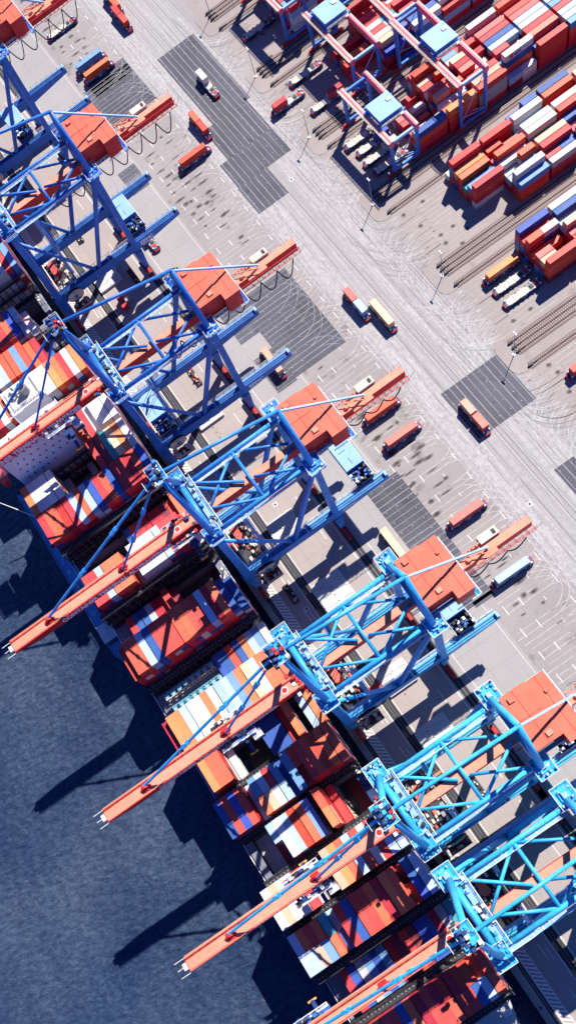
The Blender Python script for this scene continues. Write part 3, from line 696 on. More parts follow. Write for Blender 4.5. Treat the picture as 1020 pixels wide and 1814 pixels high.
gantry(-299.4, -259.8, 148.6, 159.6, 21.0, -287, 'tall gantry mostly beyond the top edge, only its girder end showing')
gantry(-334.6, -302.0, 123.4, 134.0, 16.0, -322, 'gantry beyond the top edge, only feet and girder shadow showing')

# ------------------------------------------------------------------ automated flat vehicles
def agv_base(blank=False):
    t = empty('flat_transporter', (0, 0, 0))
    mb = MB(); mb.prism([(-7.0, -1.5), (7.0, -1.5), (7.4, -1.1), (7.4, 1.1), (7.0, 1.5), (-7.0, 1.5), (-7.4, 1.1), (-7.4, -1.1)], .55, 1.45)
    mb.build('chassis', M['navy'], t)
    mb = MB(); mb.box(-6.7, 2.3, -1.35, 1.35, 1.45, 1.62, 0); mb.box(2.35, 6.8, -1.3, 1.3, 1.45, 1.55, 1)
    for k in range(7):
        x = -6.2 + k * 2.05
        for s in (-1, 1): mb.box(x - .22, x + .22, s * 1.42 - .16, s * 1.42 + .16, 1.45, 1.86, 2 if k % 2 else 3)
    for k in range(4): mb.box(-5.6 + k * 2.0, -5.5 + k * 2.0, -1.2, 1.2, 1.62, 1.66, 3)
    mb.box(3.0, 4.2, -.7, .7, 1.55, 1.85, 3); mb.box(4.8, 6.2, -.9, .9, 1.55, 1.75, 4)
    mb.build('load_deck', [M['cream'], M['grey'], M['white'], M['dark'], M['bogie']], t)
    for s in (-1, 1):
        mb = MB(); mb.prism([(s * 7.0, -1.5), (s * 7.25, -1.45), (s * 7.8, -1.0), (s * 7.8, 1.0), (s * 7.25, 1.45), (s * 7.0, 1.5)][::s], .35, 1.2)
        mb.build('bumper', M['bogie'], t)
        for y in (-1.1, 1.1): mb = MB(); mb.box(s * 6.6 - .3, s * 6.6 + .3, y - .22, y + .22, 1.44, 2.1); mb.build('end_guide', M['white'], t)
    for x in (-5.2, -3.6, 3.6, 5.2):
        for s in (-1, 1):
            mb = MB(); mb.tube((x, s * 1.1, .6), (x, s * 1.56, .6), .6, n=14); mb.build('wheel', M['black'], t)
    for s in (-1, 1): text_obj('lettering', 'CTA', .75, M['white'], t, (-.8, s * 1.52, .72), (R(90), 0, 0 if s < 0 else R(180)))
    return t
def container_mesh(L, H=2.59):
    w = 2.44; mb = MB()
    e = .07
    mb.box(-L / 2 + e, L / 2 - e, -w / 2 + e, w / 2 - e, .1, H - .05)
    for x in (-L / 2, L / 2 - .16):
        for y in (-w / 2, w / 2 - .16): mb.box(x, x + .16, y, y + .16, 0, H)
        mb.box(x, x + .16, -w / 2 + .16, w / 2 - .16, 0, .16); mb.box(x, x + .16, -w / 2 + .16, w / 2 - .16, H - .14, H - .004)
    for y in (-w / 2, w / 2 - .12): mb.box(-L / 2 + .16, L / 2 - .16, y, y + .12, .003, .18); mb.box(-L / 2 + .16, L / 2 - .16, y, y + .12, H - .12, H - .006)
    n = int(L / .56)
    for k in range(n):                       # pressed ribs
        x = -L / 2 + .3 + k * (L - .6) / n
        mb.box(x, x + .2, -w / 2 + .13, w / 2 - .13, H - .055, H - .02)
        for y in (-w / 2 + .03, w / 2 - e): mb.box(x, x + .2, y, y + .04, .19, H - .13)
    for y in (-.95, -.35, .35, .95): mb.box(L / 2 - .075, L / 2 - .03, y - .03, y + .03, .2, H - .2); mb.box(-L / 2 + .03, -L / 2 + .075, y - .03, y + .03, .2, H - .2)
    return mb
CMESH = {}
def cmesh(L, key, mats=None):
    if (L, key) not in CMESH:
        me = container_mesh(L).mesh('container'); me.materials.append(CM[key]); CMESH[(L, key)] = me
    return CMESH[(L, key)]
def container(L, key, x, y, z, rz, label, group):
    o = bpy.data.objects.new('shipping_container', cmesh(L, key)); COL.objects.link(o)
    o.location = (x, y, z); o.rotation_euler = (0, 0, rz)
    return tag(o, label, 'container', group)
proto = agv_base()
ALONG, ACROSS = 0.0, R(90)
AG = 'automated flat transporters on the paved apron'
CG = 'containers riding on transporters'
# (u, v, rot, own label, [(length, colour, offset, label)])
vehicles = [
 (-378.4, 79.9, 0, 'transporter cut by the top edge, carrying red boxes', [(6.06, 'r', 3.2, 'short red box on a vehicle at the very top edge'), (6.06, 'r', -3.2, 'short red box hidden beyond the top edge')]),
 (-367.4, 78.2, 0, 'transporter with two short red boxes near the top edge', [(6.06, 'r', -3.4, 'upper short red box of the pair near the top edge'), (6.06, 'r', 3.0, 'lower short red box of the pair near the top edge')]),
 (-308.5, 87.4, 0, 'half-loaded transporter on the long dark asphalt patch', [(6.06, 'w', -3.6, 'short white box alone on the transporter on dark asphalt')]),
 (-293.1, 74.1, 0, 'transporter with two short red boxes beside the dark asphalt patch', [(6.06, 'r', -3.4, 'upper short red box beside the long dark asphalt'), (6.06, 'r', 3.0, 'lower short red box beside the long dark asphalt')]),
 (-181.8, 75.4, 0, 'transporter carrying a short red and a pale blue box', [(6.06, 'p', -3.4, 'short salmon box sharing a vehicle with a pale blue box'), (6.06, 'l', 3.0, 'short pale blue box behind a salmon one on the road')]),
 (-171.6, 79.8, 0, 'transporter under one long sandy box in mid road', [(12.19, 'y', 0, 'long sandy box driving in mid road')]),
 (-118.4, 81.0, 0, 'transporter at the corner of the square dark asphalt patch', [(6.06, 'y', -3.6, 'short sandy box over the square dark asphalt patch'), (6.06, 'p', 3.2, 'short salmon box with a rusty roof by dark asphalt')]),
 (-182.6, 38.6, 0, 'transporter passing under the crane beam on dark asphalt', [(12.19, 'y', .3, 'long sandy box half hidden by a blue crane beam')]),
 (-97.0, 33.0, 0, 'transporter beside the corner of an orange machinery roof', [(12.19, 'y', -.6, 'long sandy box beside the corner of an orange roof')]),
 (-263.3, 30.2, 0, 'transporter partly under a blue beam end marked with white letters', [(6.06, 'w', -1.5, 'short white box behind a lettered blue beam end')]),
 (-385.2, 55.7, 1, 'empty transporter parked in the lanes at top left', []),
 (-357.5, 55.8, 1, 'transporter under a blue box in the upper lanes', [(12.19, 'B', 0, 'long mid blue box beside an orange-red one in upper lanes')]),
 (-350.6, 56.1, 1, 'transporter under an orange-red box in the upper lanes', [(12.19, 'o', 0, 'long orange-red box beside a blue one in upper lanes')]),
 (-281.5, 64.0, 1, 'transporter with red box between the two upper dark patches', [(12.19, 'r', 0, 'long red box parked alone between two dark patches')]),
 (-140.6, 57.8, 1, 'upper transporter of the parked pair in mid right lanes', [(12.19, 'r', 0, 'upper red box of the pair parked in mid right lanes')]),
 (-128.3, 57.9, 1, 'lower transporter of the parked pair in mid right lanes', [(12.19, 'p', 0, 'lower salmon box of the pair parked in mid right lanes')]),
 (-91.5, 58.1, 1, 'transporter carrying the ribbed open-top box', [(12.19, 'p', 0, 'long ribbed salmon box nearest a dark patch in the lanes')]),
 (-66.7, 57.8, 1, 'transporter carrying the pale blue box in the lanes', [(12.19, 'l', -.2, 'long pale blue box alone in the lower right lanes')]),
 (-110.9, 121.0, 1, 'transporter cut by the right edge', [(6.06, 'r', -3.4, 'short red box cut by the right edge')]),
 (-317.2, 118.7, 1, 'empty transporter by tall multicoloured stack ends at the top', []),
 (-283.1, 119.7, 1, 'empty transporter beside a single track, left of the small gantry', []),
 (-276.3, 106.5, 1, 'transporter with one short box beside the lamp mast', [(6.06, 'r', -3.4, 'short red box on the transporter nearest the road')]),
 (-265.5, 118.5, 1, 'transporter with a red box near the gantry leg', [(6.06, 'r', 4.0, 'short red box beside the smaller gantry leg')]),
 (-241.5, 118.6, 1, 'empty transporter, uppermost of the four under the gantry', []),
 (-235.8, 120.2, 1, 'dark transporter with a blue box, second under the gantry', [(6.06, 'b', 3.6, 'short navy box under the small gantry house')]),
 (-230.0, 119.4, 1, 'empty transporter, third of the four under the gantry', [(6.06, 'g', 4.4, 'short grey box under the small gantry girder')]),
 (-224.2, 120.2, 1, 'empty transporter, lowest of the four under the gantry', []),
 (-158.4, 121.8, 1, 'transporter under an orange box in front of the right stacks', [(12.19, 'o', 0, 'long orange box lettered in white in front of right stacks')]),
 (-152.7, 122.1, 1, 'upper empty transporter of two in front of the right stacks', []),
 (-146.5, 121.8, 1, 'lower empty transporter of two in front of the right stacks', []),
]
for i, (u, v, a, lab, load) in enumerate(vehicles):
    rz = R(90) if a else 0.0
    o = proto if i == 0 else copy_tree(proto)
    o.location = (u, v, .03); o.rotation_euler = (0, 0, rz); tag(o, lab, 'transporter', AG)
    for L, key, off, cl in load:
        x, y = (u, v + off) if a else (u + off, v)
        c = container(L, key, x, y, 1.72, rz, cl, CG)
        if 'lettered' in cl: text_obj('lettering', 'HYUNDAI', 1.3, M['white'], c, (-3.5, -1.235, .8), (R(90), 0, 0))

# vehicles and gear standing on the quay between the crane legs
def hatch_on_quay(u, v, du, dv, label, z=.02):
    t = empty('hatch_cover', (u, v, z))
    mb = MB(); mb.prism([(-du / 2 + 1.2, -dv / 2), (du / 2, -dv / 2), (du / 2, dv / 2), (-du / 2, dv / 2), (-du / 2, -dv / 2 + 1.6)], 0, 1.1); mb.build('panel', M['hatch'], t)
    mb = MB()
    for k in range(5):
        x = -du / 2 + 1.5 + k * (du - 3) / 4
        for y in (-dv / 2 + .5, dv / 2 - .5): mb.box(x - .15, x + .15, y - .15, y + .15, 1.1, 1.35, 1)
    for a in range(3):
        for q in (-1, 1):
            x = -du / 2 + 2.5 + a * (du - 4) / 2.4; y = q * dv / 4 + .6; mb.box(x - .04, x + .04, y - 1.6, y + 1.6, 1.1, 1.13, 0); mb.tube((x, y + 1.6, 1.1), (x, y + 1.6, 1.3), .25, n=10, m=1)
    for k in range(4): mb.box(-du / 2 + 2 + k * 2.6, -du / 2 + 2.3 + k * 2.6, -.2, .1, 1.1, 1.3, 2)
    mb.build('lashing_fittings', [M['dark'], M['white'], M['bogie']], t)
    tag(t, label, 'hatch cover', 'ship hatch covers laid on the quay')
hatch_on_quay(-96.2, 7.6, 13.2, 11.6, 'grey hatch cover between the cranes in mid photo')
hatch_on_quay(-37.8, 7.6, 10.4, 11.6, 'grey hatch cover with orange wires, lowest one lying on the quay')
hatch_on_quay(-260.2, 7.4, 10.6, 10.2, 'shaded hatch cover under a blue portal beam near the left edge')
hatch_on_quay(-126.6, 7.0, 9.0, 11.0, 'shaded hatch cover below the striped blue brace')
hatch_on_quay(-179.4, 8.0, 4.2, 10.0, 'narrow pale hatch cover beside the mid left crane beam')
hatch_on_quay(-60.5, 8.0, 9.0, 10.4, 'hatch cover half shaded under the red girder in the lower right')
def rack(u, v, n, label, mats):
    t = empty('gear_rack', (u, v, 0)); r2 = random.Random(int(u))
    mb = MB(); mb.box(-n, n, -1.1, 1.1, .3, .55, 0)
    for k in range(int(n * 6)):
        x = r2.uniform(-n + .3, n - .3); y = r2.uniform(-.8, .8); s = r2.uniform(.15, .4); mb.box(x - s, x + s, y - .25, y + .25, .55, .8 + r2.random() * .8, r2.randrange(3))
    mb.build('load', mats, t)
    mb = MB()
    for x in (-n + .5, n - .5):
        for y in (-1, 1): mb.box(x - .1, x + .1, y - .1, y + .1, 0, 1.6)
    mb.build('posts', M['dark'], t); tag(t, label, 'rack', 'lashing gear racks on the quay')
rk = [M['dark'], M['cream'], M['bogie']]
rack(-199, 12.5, 5.2, 'long rack of lashing gear on the upper quay', rk)
rack(-252, 16.5, 4.6, 'rack of lashing gear beside the cable loops', rk)
rack(-287, 8, 5.0, 'rack of lashing gear in sun near the left edge', rk)
rack(-105, -4.5, 4.0, 'rack beside the mid photo hatch band', rk)
rack(-18, 8.5, 5.5, 'rack of gear between the lower right cranes', rk)
def quay_box(u, v, L, key, rz, label): container(L, key, u, v, .03, rz, label, 'loose containers on the quay')
quay_box(-58.5, -3.6, 12.19, 'o', R(90), 'orange-red box under the girder beside the lower sea leg')
quay_box(-61.2, -3.6, 12.19, 'r', R(90), 'red box beside the orange-red one under the girder')
quay_box(-27.0, -4.0, 12.19, 'o', R(90), 'orange-red box on the quay below the cyan tubes')
quay_box(-244.5, 7.0, 6.06, 'r', 0, 'short red box on the quay beside the grey reel')

# lamp masts
def mast(u, v, label, h=13.0):
    t = empty('lamp_mast', (u, v, 0))
    mb = MB(); mb.box(-.6, .6, -.6, .6, 0, .35); mb.build('foot', M['white'], t)
    mb = MB(); mb.tube((0, 0, .3), (0, 0, h), .17, .09, n=8); mb.build('pole', M['grey'], t)
    for s in (-1, 1):
        mb = MB(); mb.box(s * .3 - .45, s * .3 + .45, -.3, .3, h - .25, h); mb.build('lamp', M['white'], t)
    tag(t, label, 'lamp mast', 'lamp masts along the yard kerb')
from_masts = [(-340.0, 108.0, 'lamp mast near the top edge beside the uppermost rails'), (-298.4, 104.6, 'lamp mast beside the upper rail track, nearest the small gantry'), (-257.2, 104.0, 'lamp mast between the rail tracks beside two rusty ground patches'),
              (-214.0, 104.6, 'lamp mast rising from deep gantry shade'), (-171.5, 105.8, 'lamp mast in sun beside the triple rail track'), (-129.6, 105.6, 'lamp mast nearest the right edge')]
for u, v, l in from_masts: mast(u, v, l)
text = empty('quay_number', (17.8, -13.4, .26)); text_obj('numeral', '90', 1.6, M['white'], text, (0, 0, 0), (0, 0, R(90)), ext=.004)
tag(text, 'white painted number on the quay edge below the cyan crane', 'painted number')
mb = MB()
for k in range(60):
    u = -420 + k * 8.2; mb.tube((u, QE - .35, -3), (u, QE - 1.1, -3), .9, n=12)
ft = mb.build('quay_fenders', M['black']); tag(ft, kind='structure')
for k in range(14):
    u = -400 + k * 34.0; mb = MB(); mb.tube((0, 0, 0), (0, 0, .5), .26, n=10); mb.tube((0, 0, .5), (0, 0, .7), .45, .35, n=10)
    o = mb.build('bollard', M['dark']); o.location = (u, QE + .8, .25); tag(o, 'black mooring bollard on the quay edge', 'bollard', 'mooring bollards on the quay edge')
# ------------------------------------------------------------------ container ship
Z0 = 12.5; TH = 2.6; V0 = -59.6; PV = 2.5
ship = empty('container_ship', (-180, -38.5, WATER)); tag(ship, 'long navy container ship moored along the quay, stacked with boxes', 'ship')
SX, SY, SZ = -180, -38.5, WATER
def sp(mb, name, mats, parent=None):
    o = mb.build(name, mats, parent or ship)
    if parent is None: o.matrix_parent_inverse = Matrix.Translation((-SX, -SY, -SZ))
    return o
mb = MB()      # hull: bottom tank plus side boxes so that the open holds are real
mb.prism([(-520, -60.0), (28, -60.0), (52, -52), (74, -40), (52, -26), (31, -17.6), (-520, -17.6)][::1], WATER - 4, -1.0, 0)
mb.box(-520, 30, -60.0, -57.0, -1.0, 11.2, 0); mb.box(-520, 30, -20.0, -17.5, -1.0, 11.2, 0)
mb.prism([(30, -60.0), (54, -52), (78, -40), (54, -27.5), (30, -17.5)], -1.0, 11.2, 0)
sp(mb, 'hull', [M['hull']])
# bays: start u, length, {columns}, each column = (tiers, colour)
def parse(s):
    out = []
    for tok in s.split():
        if tok == '.': out.append(None); continue
        if '/' in tok: out.append(tuple((a[0], int(a[1:] or 0)) for a in tok.split('/'))); continue
        out.append(((tok[0], int(tok[1:])),))
    return out
BAYS = [
 (-304.5, 'r6 r6 w6 w6 b6 r6 o6 r6 w6 w6 r6 r6 l6 w6 r6 o6 r6', 'stack at the upper left corner'),
 (-291.0, 'r6 r6 r6 w6 w6 r6 o6 r6 B6 r6 r6 w6 w6 r6 w6 r6 b6', 'stack under the top left crane'),
 (-276.0, 'r6 r6 w6 w6 w6 w6 w6 w6 w6 w6 w6 w6 w6 w6 w6 r6 B6', 'stack with white gridded ends'),
 (-261.7, 'k-3 k-3 k-3 k-3 k-3 k-3 k-3 k-3 k-3 k-3 k-3 k-3 k-3 k-3 k-3 k-3 .', 'dark open hold at left edge'),
 (-248.5, 'r6 r6 r6 w6 w6 r6 r6 r6 r6 r6 r6 b6 l6/w5 w4 . . .', 'stack below the open hold at left'),
 (-233.9, 'r6 r6 l6 w6 B6 w6 l6 r6 r6 B6 r6 r5 r5 b2 . . .', 'stack crossed by the upper blue stays'),
 (-219.7, 'r6 r6 r6 w6 o6 w6 w6 w6 w6 w6 w6 w6 o6 o6 r6 w6 o6', 'white-topped stack above the funnel'),
 (-196.6, '. l5 l5 l5 . . . . . . . . r5 w5 w6 w6 w6', 'stack beside the white deckhouse'),
 (-182.3, 'o6 w6 w6 w6 w6 g2 . . . g2 . r6 m6 t6 y6 o6 w6', 'row touching the white deckhouse'),
 (-169.9, 'r6 r6 r6 R6 r6 l6 r6 l6 b6 r6 r6 b6 r6 r6 R6 r6 b6', 'second row below the white deckhouse'),
 (-154.0, 'k-2 k-2 k-2 k-2 k-2 k-2 k-2 k-2 b1 r1 r1 R1 R1 R1 m1 r1 o2', 'sunken row above the lettered boom'),
 (-140.9, 'R3 r6 r6 l6 o6 o6 o6 g3 w6 w6 w6 w6 l6 r6 r6 r6 w4', 'row under the lettered boom'),
 (-126.0, '. . r1 b1 b1 l1 R1 R1 r2 m1 k-2 k-2 k-2 k-2 k-2 k-2 .', 'low shaded row behind the red stack'),
 (-113.6, 'R5 r6 r6 l6 b6 r6 r6 r6 r6 r6 r6 r6 l6 R6 r6 b5 b4', 'big red stack in mid ship'),
 (-97.6, '. . . . . . . . . b1 b1 r1 b1 o1 l1 B1 w1', 'low row beside the teal frame'),
 (-84.9, 'R5 o6 o6 l6 w6 w6 o6 w6 l6 l6 B6 o6 y6 l6 o6 o6 o6', 'row just above the tall-stayed boom'),
 (-70.7, 'b1 o4 o4 o4 w1 k-5 k-5 k-5 k-5 b1 b1 b1 R1 o2 k-3 l1 o1', 'row with the square open hold'),
 (-55.9, 'b4 r4 b4 r4 l2 B4/o4 l4/y4 r4/w4 B4/l4 b3 B5 r5/r4 r6 r6 R6 r6 r6', 'row with the brightest red block'),
 (-41.6, '. g-1 g-1 R-1 l4/k-1 w4 l4 R4 o4 B4 k-4 r6/o6 r2 k-4 m-4 m-4 k-4', 'row with the maroon open hold'),
 (-26.2, 'w6 y6 w6 w6 r5 g4 k-3 k-3 y6 o6 o6 l6 r6 w6 r6 l6 l6', 'row under the lower long boom'),
 (-11.9, 'l6 r6/l6 r6/y6 r6/B6 t6/o6 l5/b5 r6 b6 r6 r6 r6 R6 o6 r6 m4/R5 b6/b6 l6/l6', 'row right below the lower long boom'),
 (3.4, '. . r2 b2 g2 B2 b2 B2 R2 m2 r2 m2 b2 b2 R2 g2 t2', 'low row above the lowest boom'),
 (18.1, 'y6 r6 r6 o6 r6 r6 b6 r6 R6 r6 R6/r6 R6/r6 R6/r6 R6/r6 R6/b6 r5/l6 r6/r6', 'last stack at the bottom edge'),
]
ORD = 'first second third fourth fifth sixth seventh eighth ninth tenth eleventh twelfth thirteenth fourteenth fifteenth sixteenth seventeenth'.split()
ORDL = dict(enumerate(ORD)); items = []      # every box: dict
rc = random.Random(11)
LOW = 'rrrrRRrobbwlgwrrR'
for bi, (u0, spec, phrase) in enumerate(BAYS):
    L = 12.19; cols = parse(spec)
    for ci, col in enumerate(cols):
        if not col: continue
        v = V0 + .15 + 2.45 * (ci + .5) + .24 * (ci // 4)
        halves = [(u0 + L / 2, 12.19, col[0], None)] if len(col) == 1 else [(u0 + 3.03, 6.06, col[0], 'upper'), (u0 + L - 3.03, 6.06, col[1], 'lower')]
        for (uc, LL, (key, n), half) in halves:
            top = n; tiers = range(0, n) if n > 0 else range(n - 1, n)
            for k in tiers:
                z = Z0 + TH * k; kk = key if k == top - 1 else rc.choice(LOW)
                if k < top - 1 and rc.random() < .3: kk = key
                if bi in (2,) and k < top - 1 and ci <= 14: kk = 'w' if k > 1 else rc.choice('wlg')
                if bi == 11 and 8 <= ci <= 11 and k >= 3: kk = 'w'
                items.append(dict(L=LL, key=kk, x=uc, y=v, z=z, rz=0.0, site='ship', bay=bi, col=ci, n=len(cols), down=top - 1 - k, half=half, phrase=phrase))
# hatch covers, lashing bridges
def runs(flags):
    out = []; st = None
    for i, f in enumerate(flags + [False]):
        if f and st is None: st = i
        if not f and st is not None: out.append((st, i)); st = None
    return out
prev = None
for bi, (u0, spec, phrase) in enumerate(BAYS):
    cols = parse(spec)
    if bi == 14: flags = [True] * 17
    else: flags = [(c is None) or max(q[1] for q in c) > 0 for c in cols]
    for a, b_ in runs(flags):
        mb = MB(); mb.box(u0 - .2, u0 + 12.4, V0 + PV * a + .1, V0 + PV * b_ - .1, 11.4, 12.35, 0)
        for k in range(a, b_): mb.box(u0 + 2, u0 + 10.4, V0 + PV * k + 1.1, V0 + PV * k + 1.3, 12.35, 12.42, 0)
        sp(mb, 'hatch_cover', [M['deck'], M['dark']])
    nxt = BAYS[bi + 1][0] if bi + 1 < len(BAYS) else u0 + 15
    g0, g1 = u0 + 12.5, nxt - .3
    if bi == 6: g1 = g0 + 2.2
    if g1 - g0 > .3:
        mb = MB(); mb.box(g0, g1, -57, -20, -1, 11.3); sp(mb, 'hold_bulkhead', [M['deck']])
    if g1 - g0 > 1.2:
        mb = MB(); c = (g0 + g1) / 2; w = min(1.4, (g1 - g0) / 2 - .1); top = 23 if bi not in (13, 14, 16, 17, 18) else 18
        for k in range(18):
            v = -59.4 + k * 2.5; mb.box(c - w, c - w + .22, v - .12, v + .12, 11.3, top, 0); mb.box(c + w - .22, c + w, v - .12, v + .12, 11.3, top, 0)
            if k % 2 == 0 and k < 17: mb.beam((c + w, v, 12), (c + w, v + 2.5, 17.4), .12, .12); mb.beam((c - w, v, 12), (c - w, v + 2.5, 17.4), .12, .12)
        for z in [12.2] + [17.6] + ([22.8] if top > 20 else []): mb.box(c - w, c + w, -59.5, -17.0, z - .12, z, 0)
        for z in [17.6] + ([22.8] if top > 20 else []):
            mb.rail([(c - w, -59.4, z), (c - w, -17, z)], r=.04, m=0, post=2.5); mb.rail([(c + w, -59.4, z), (c + w, -17, z)], r=.04, m=0, post=2.5)
            for k in range(34): mb.box(c - .2, c + .2, -59 + k * 1.24, -58.72 + k * 1.24, z + .02, z + .2, 1)
        sp(mb, 'lashing_bridge', [M['lashing'], M['grey']])
# deck edge along the quay: walkway, vents, winches, rail
mb = MB(); r3 = random.Random(5)
mb.box(-520, 30, -17.5, -16.9, 10.4, 10.6, 0)
mb.rail([(-420, -17.1, 10.6), (34, -17.1, 10.6)], r=.07, m=1, post=3)
mb.rail([(-420, -60.1, 11.2), (34, -60.1, 11.2)], r=.07, m=1, post=3)
sp(mb, 'deck_railing', [M['deck'], M['white']])
for k in range(26):
    u = -300 + k * 12.9 + r3.uniform(-1, 1); mb = MB()
    for q in range(5):
        x = u + r3.uniform(-3, 3); y = -18.6 + r3.uniform(-.7, .9); s = r3.uniform(.25, .8); mb.box(x - s, x + s, y - .35, y + .35, 11.2, 11.6 + r3.random() * 1.4, r3.choice((0, 0, 1, 2)))
    mb.tube((u, -18.4, 11.2), (u, -18.4, 12.6), .4, n=10, m=0)
    sp(mb, 'deck_fitting', [M['cream'], M['grey'], M['bogie']])
for u in (-268, -240, -199, -117, -45, -20, -88):     # ladders and mushroom vents at the bays' quay ends
    mb = MB()
    for k in range(5): mb.box(u - 2, u - 1.8, -19.8 + k * .5, -19.6 + k * .5, 11.2, 14.5, 0)
    mb.box(u - 2.4, u + 2.2, -20, -17.6, 14.4, 14.6, 0); mb.rail([(u - 2.4, -17.6, 14.6), (u + 2.2, -17.6, 14.6)], r=.06, m=0, post=1)
    mb.box(u, u + 1.8, -19.5, -18.2, 14.6, 15.6, 1); sp(mb, 'access_ladder', [M['white'], M['bogie']])
# tall pale walls of the open holds
for (u0, a, b_, side) in ((-70.7, 4, 9, 0), (-41.6, 13, 17, 1)):
    y = V0 + PV * a
    mb = MB(); mb.box(u0 + .2, u0 + 12.1, y + .1, y + .3, -1, 12.3, 0)
    for k in range(9): mb.box(u0 + .8 + k * 1.3, u0 + .95 + k * 1.3, y + .3, y + .42, -1, 12.2, 1)
    sp(mb, 'cell_guide', [M['cream'], M['dark']])
mb = MB()                                    # teal lashing frame on the empty hatch
for y0, y1, u in ((-56.5, -37.5, -96.0), (-56.0, -37.5, -91.0)):
    for z in (13.0, 15.2): mb.beam((u, y0, z), (u, y1, z), .25, .25, m=0); mb.beam((u + 2, y0, z), (u + 2, y1, z), .25, .25, m=2)
    k = 0; y = y0
    while y < y1:
        mb.beam((u, y, 12.3), (u, y, 15.2), .22, .22, m=0); mb.beam((u + 2, y, 12.3), (u + 2, y, 15.2), .22, .22, m=2); mb.beam((u, y, 15.2), (u + 2, y, 15.2), .2, .2, m=0)
        if k % 2 == 0: mb.box(u + .3, u + 1.8, y + .2, y + 1.1, 14.6, 15.1, 1)
        y += 1.25; k += 1
for x, y, s in ((-91, -52, 1.2), (-90, -47, 1.6), (-89.5, -42, 1.2), (-87.5, -54, .9)): mb.box(x, x + 1.6, y, y + s * 2, 12.4, 14.2, 3)
sp(mb, 'lashing_frame', [M['teal'], M['pale_blue'], M['cream'], M['teal']])
# superstructure and funnel casing
mb = MB(); mb.box(-192.6, -185.4, -57.6, -30.5, 11, 41.5, 0); mb.box(-192, -186.6, -50, -33, 41.5, 42.6, 0); mb.box(-199, -187, -64.5, -57.6, 38.4, 39.4, 0)
sup = sp(mb, 'superstructure', [M['lavender']])
for (z, n, s) in ((39, 9, 0), (35.9, 8, 1), (32.8, 9, 0), (29.7, 7, 1), (26.6, 5, 0)):
    for k in range(n):
        y = -54.5 + k * 2.75 + s * 1.2 + r3.uniform(-.3, .3)
        if y < -31.5:
            mb = MB(); mb.box(-185.42, -185.33, y - .32, y + .32, z - .42, z + .42, 0); mb.box(-185.40, -185.30, y - .2, y + .2, z - .28, z + .28, 1); sp(mb, 'window', [M['grey'], M['glass']])
mb = MB(); mb.rail([(-185.6, -57.6, 41.5), (-185.6, -30.5, 41.5), (-192.4, -30.5, 41.5)], r=.07); mb.rail([(-187, -64.5, 39.4), (-187, -57.6, 39.4)], r=.1, post=1); mb.rail([(-187, -64.5, 39.4), (-199, -64.5, 39.4)], r=.1, post=1)
for k in range(8): mb.beam((-186, -62.5 + k * .6, 34), (-188, -63 + k * .6, 38.4), .2, .2)
sp(mb, 'railing', [M['white']])
mb = MB(); mb.box(-192.5, -190, -58.5, -57.7, 12.5, 30.5, 0); mb.prism([(-194.5, -63), (-193.6, -60.6), (-186.8, -60.6), (-185.9, -61.8), (-186.8, -63)], 27.5, 30.6, 1); sp(mb, 'lifeboat', [M['lavender'], CM['r']])
mb = MB(); mb.box(-185.3, -184.7, -31.6, -30.2, 12, 40, 0)
for k in range(13): mb.box(-185.2, -183.9, -32.4, -29.6, 14 + k * 2, 14.15 + k * 2, 0)
for y in (-32.4, -29.6): mb.beam((-183.9, y, 12), (-183.9, y, 40), .2, .2)
sp(mb, 'fire_escape', [CM['o']])
mb = MB(); mb.box(-218, -207.2, -47.5, -33.5, 11, 30.0, 0); mb.box(-217.0, -208.4, -45.8, -35.0, 30, 30.2, 2)
mb.tube((-212.2, -39.3, 30.2), (-211.9, -39.3, 34.2), 1.75, n=24, m=1); mb.tube((-211.9, -39.3, 34.2), (-211.9, -39.3, 34.3), 1.35, n=24, m=3)
for k in range(9): mb.tube((-215.5 + (k % 3) * 1.4, -44.2 + (k // 3) * 1.4, 30.2), (-215.5 + (k % 3) * 1.4, -44.2 + (k // 3) * 1.4, 31.6 + (k % 2) * .8), .38, n=10, m=1 if k % 2 else 4)
mb.rail([(-217, -45.8, 30.2), (-208.4, -45.8, 30.2), (-208.4, -35, 30.2), (-217, -35, 30.2)], r=.07, m=4, post=1.2)
sp(mb, 'funnel', [M['white'], M['grey'], M['hatch'], M['black'], M['white']])
mb = MB()
mb.beam((-200, -46, 30), (-200, -46, 40), .5, .5, .25, .25, m=0); mb.beam((-200, -50, 38), (-200, -42, 38), .3, .3, m=0)
sp(mb, 'radar_mast', [M['white'], M['dark'], M['bogie']])
mb = MB(); mb.prism([(31.2, -58), (54, -49), (74, -40), (50, -28), (37.5, -19.8), (31.2, -18.2)], 11.3, 13.6, 0)
mb.hexa([(31.0, -58, 13.6), (33.6, -58, 13.6), (33.6, -18.6, 13.6), (31.0, -18.6, 13.6), (31.0, -58, 17.6), (31.3, -58, 17.6), (31.3, -18.6, 17.6), (31.0, -18.6, 17.6)], 1)
mb.rail([(37.6, -19.6, 13.6), (50, -27.8, 13.6)], r=.08, m=1); mb.box(35.8, 37.2, -22.5, -20.5, 13.6, 14.6, 1)
sp(mb, 'breakwater', [M['hatch'], M['lavender']])
mb = MB(); mb.box(12.8, 17.6, -21.2, -17.2, 12.4, 19.6, 0); mb.box(12.8, 15.2, -21.1, -17.3, 19.6, 19.75, 1); sp(mb, 'deck_locker', [M['dark'], M['cream']])

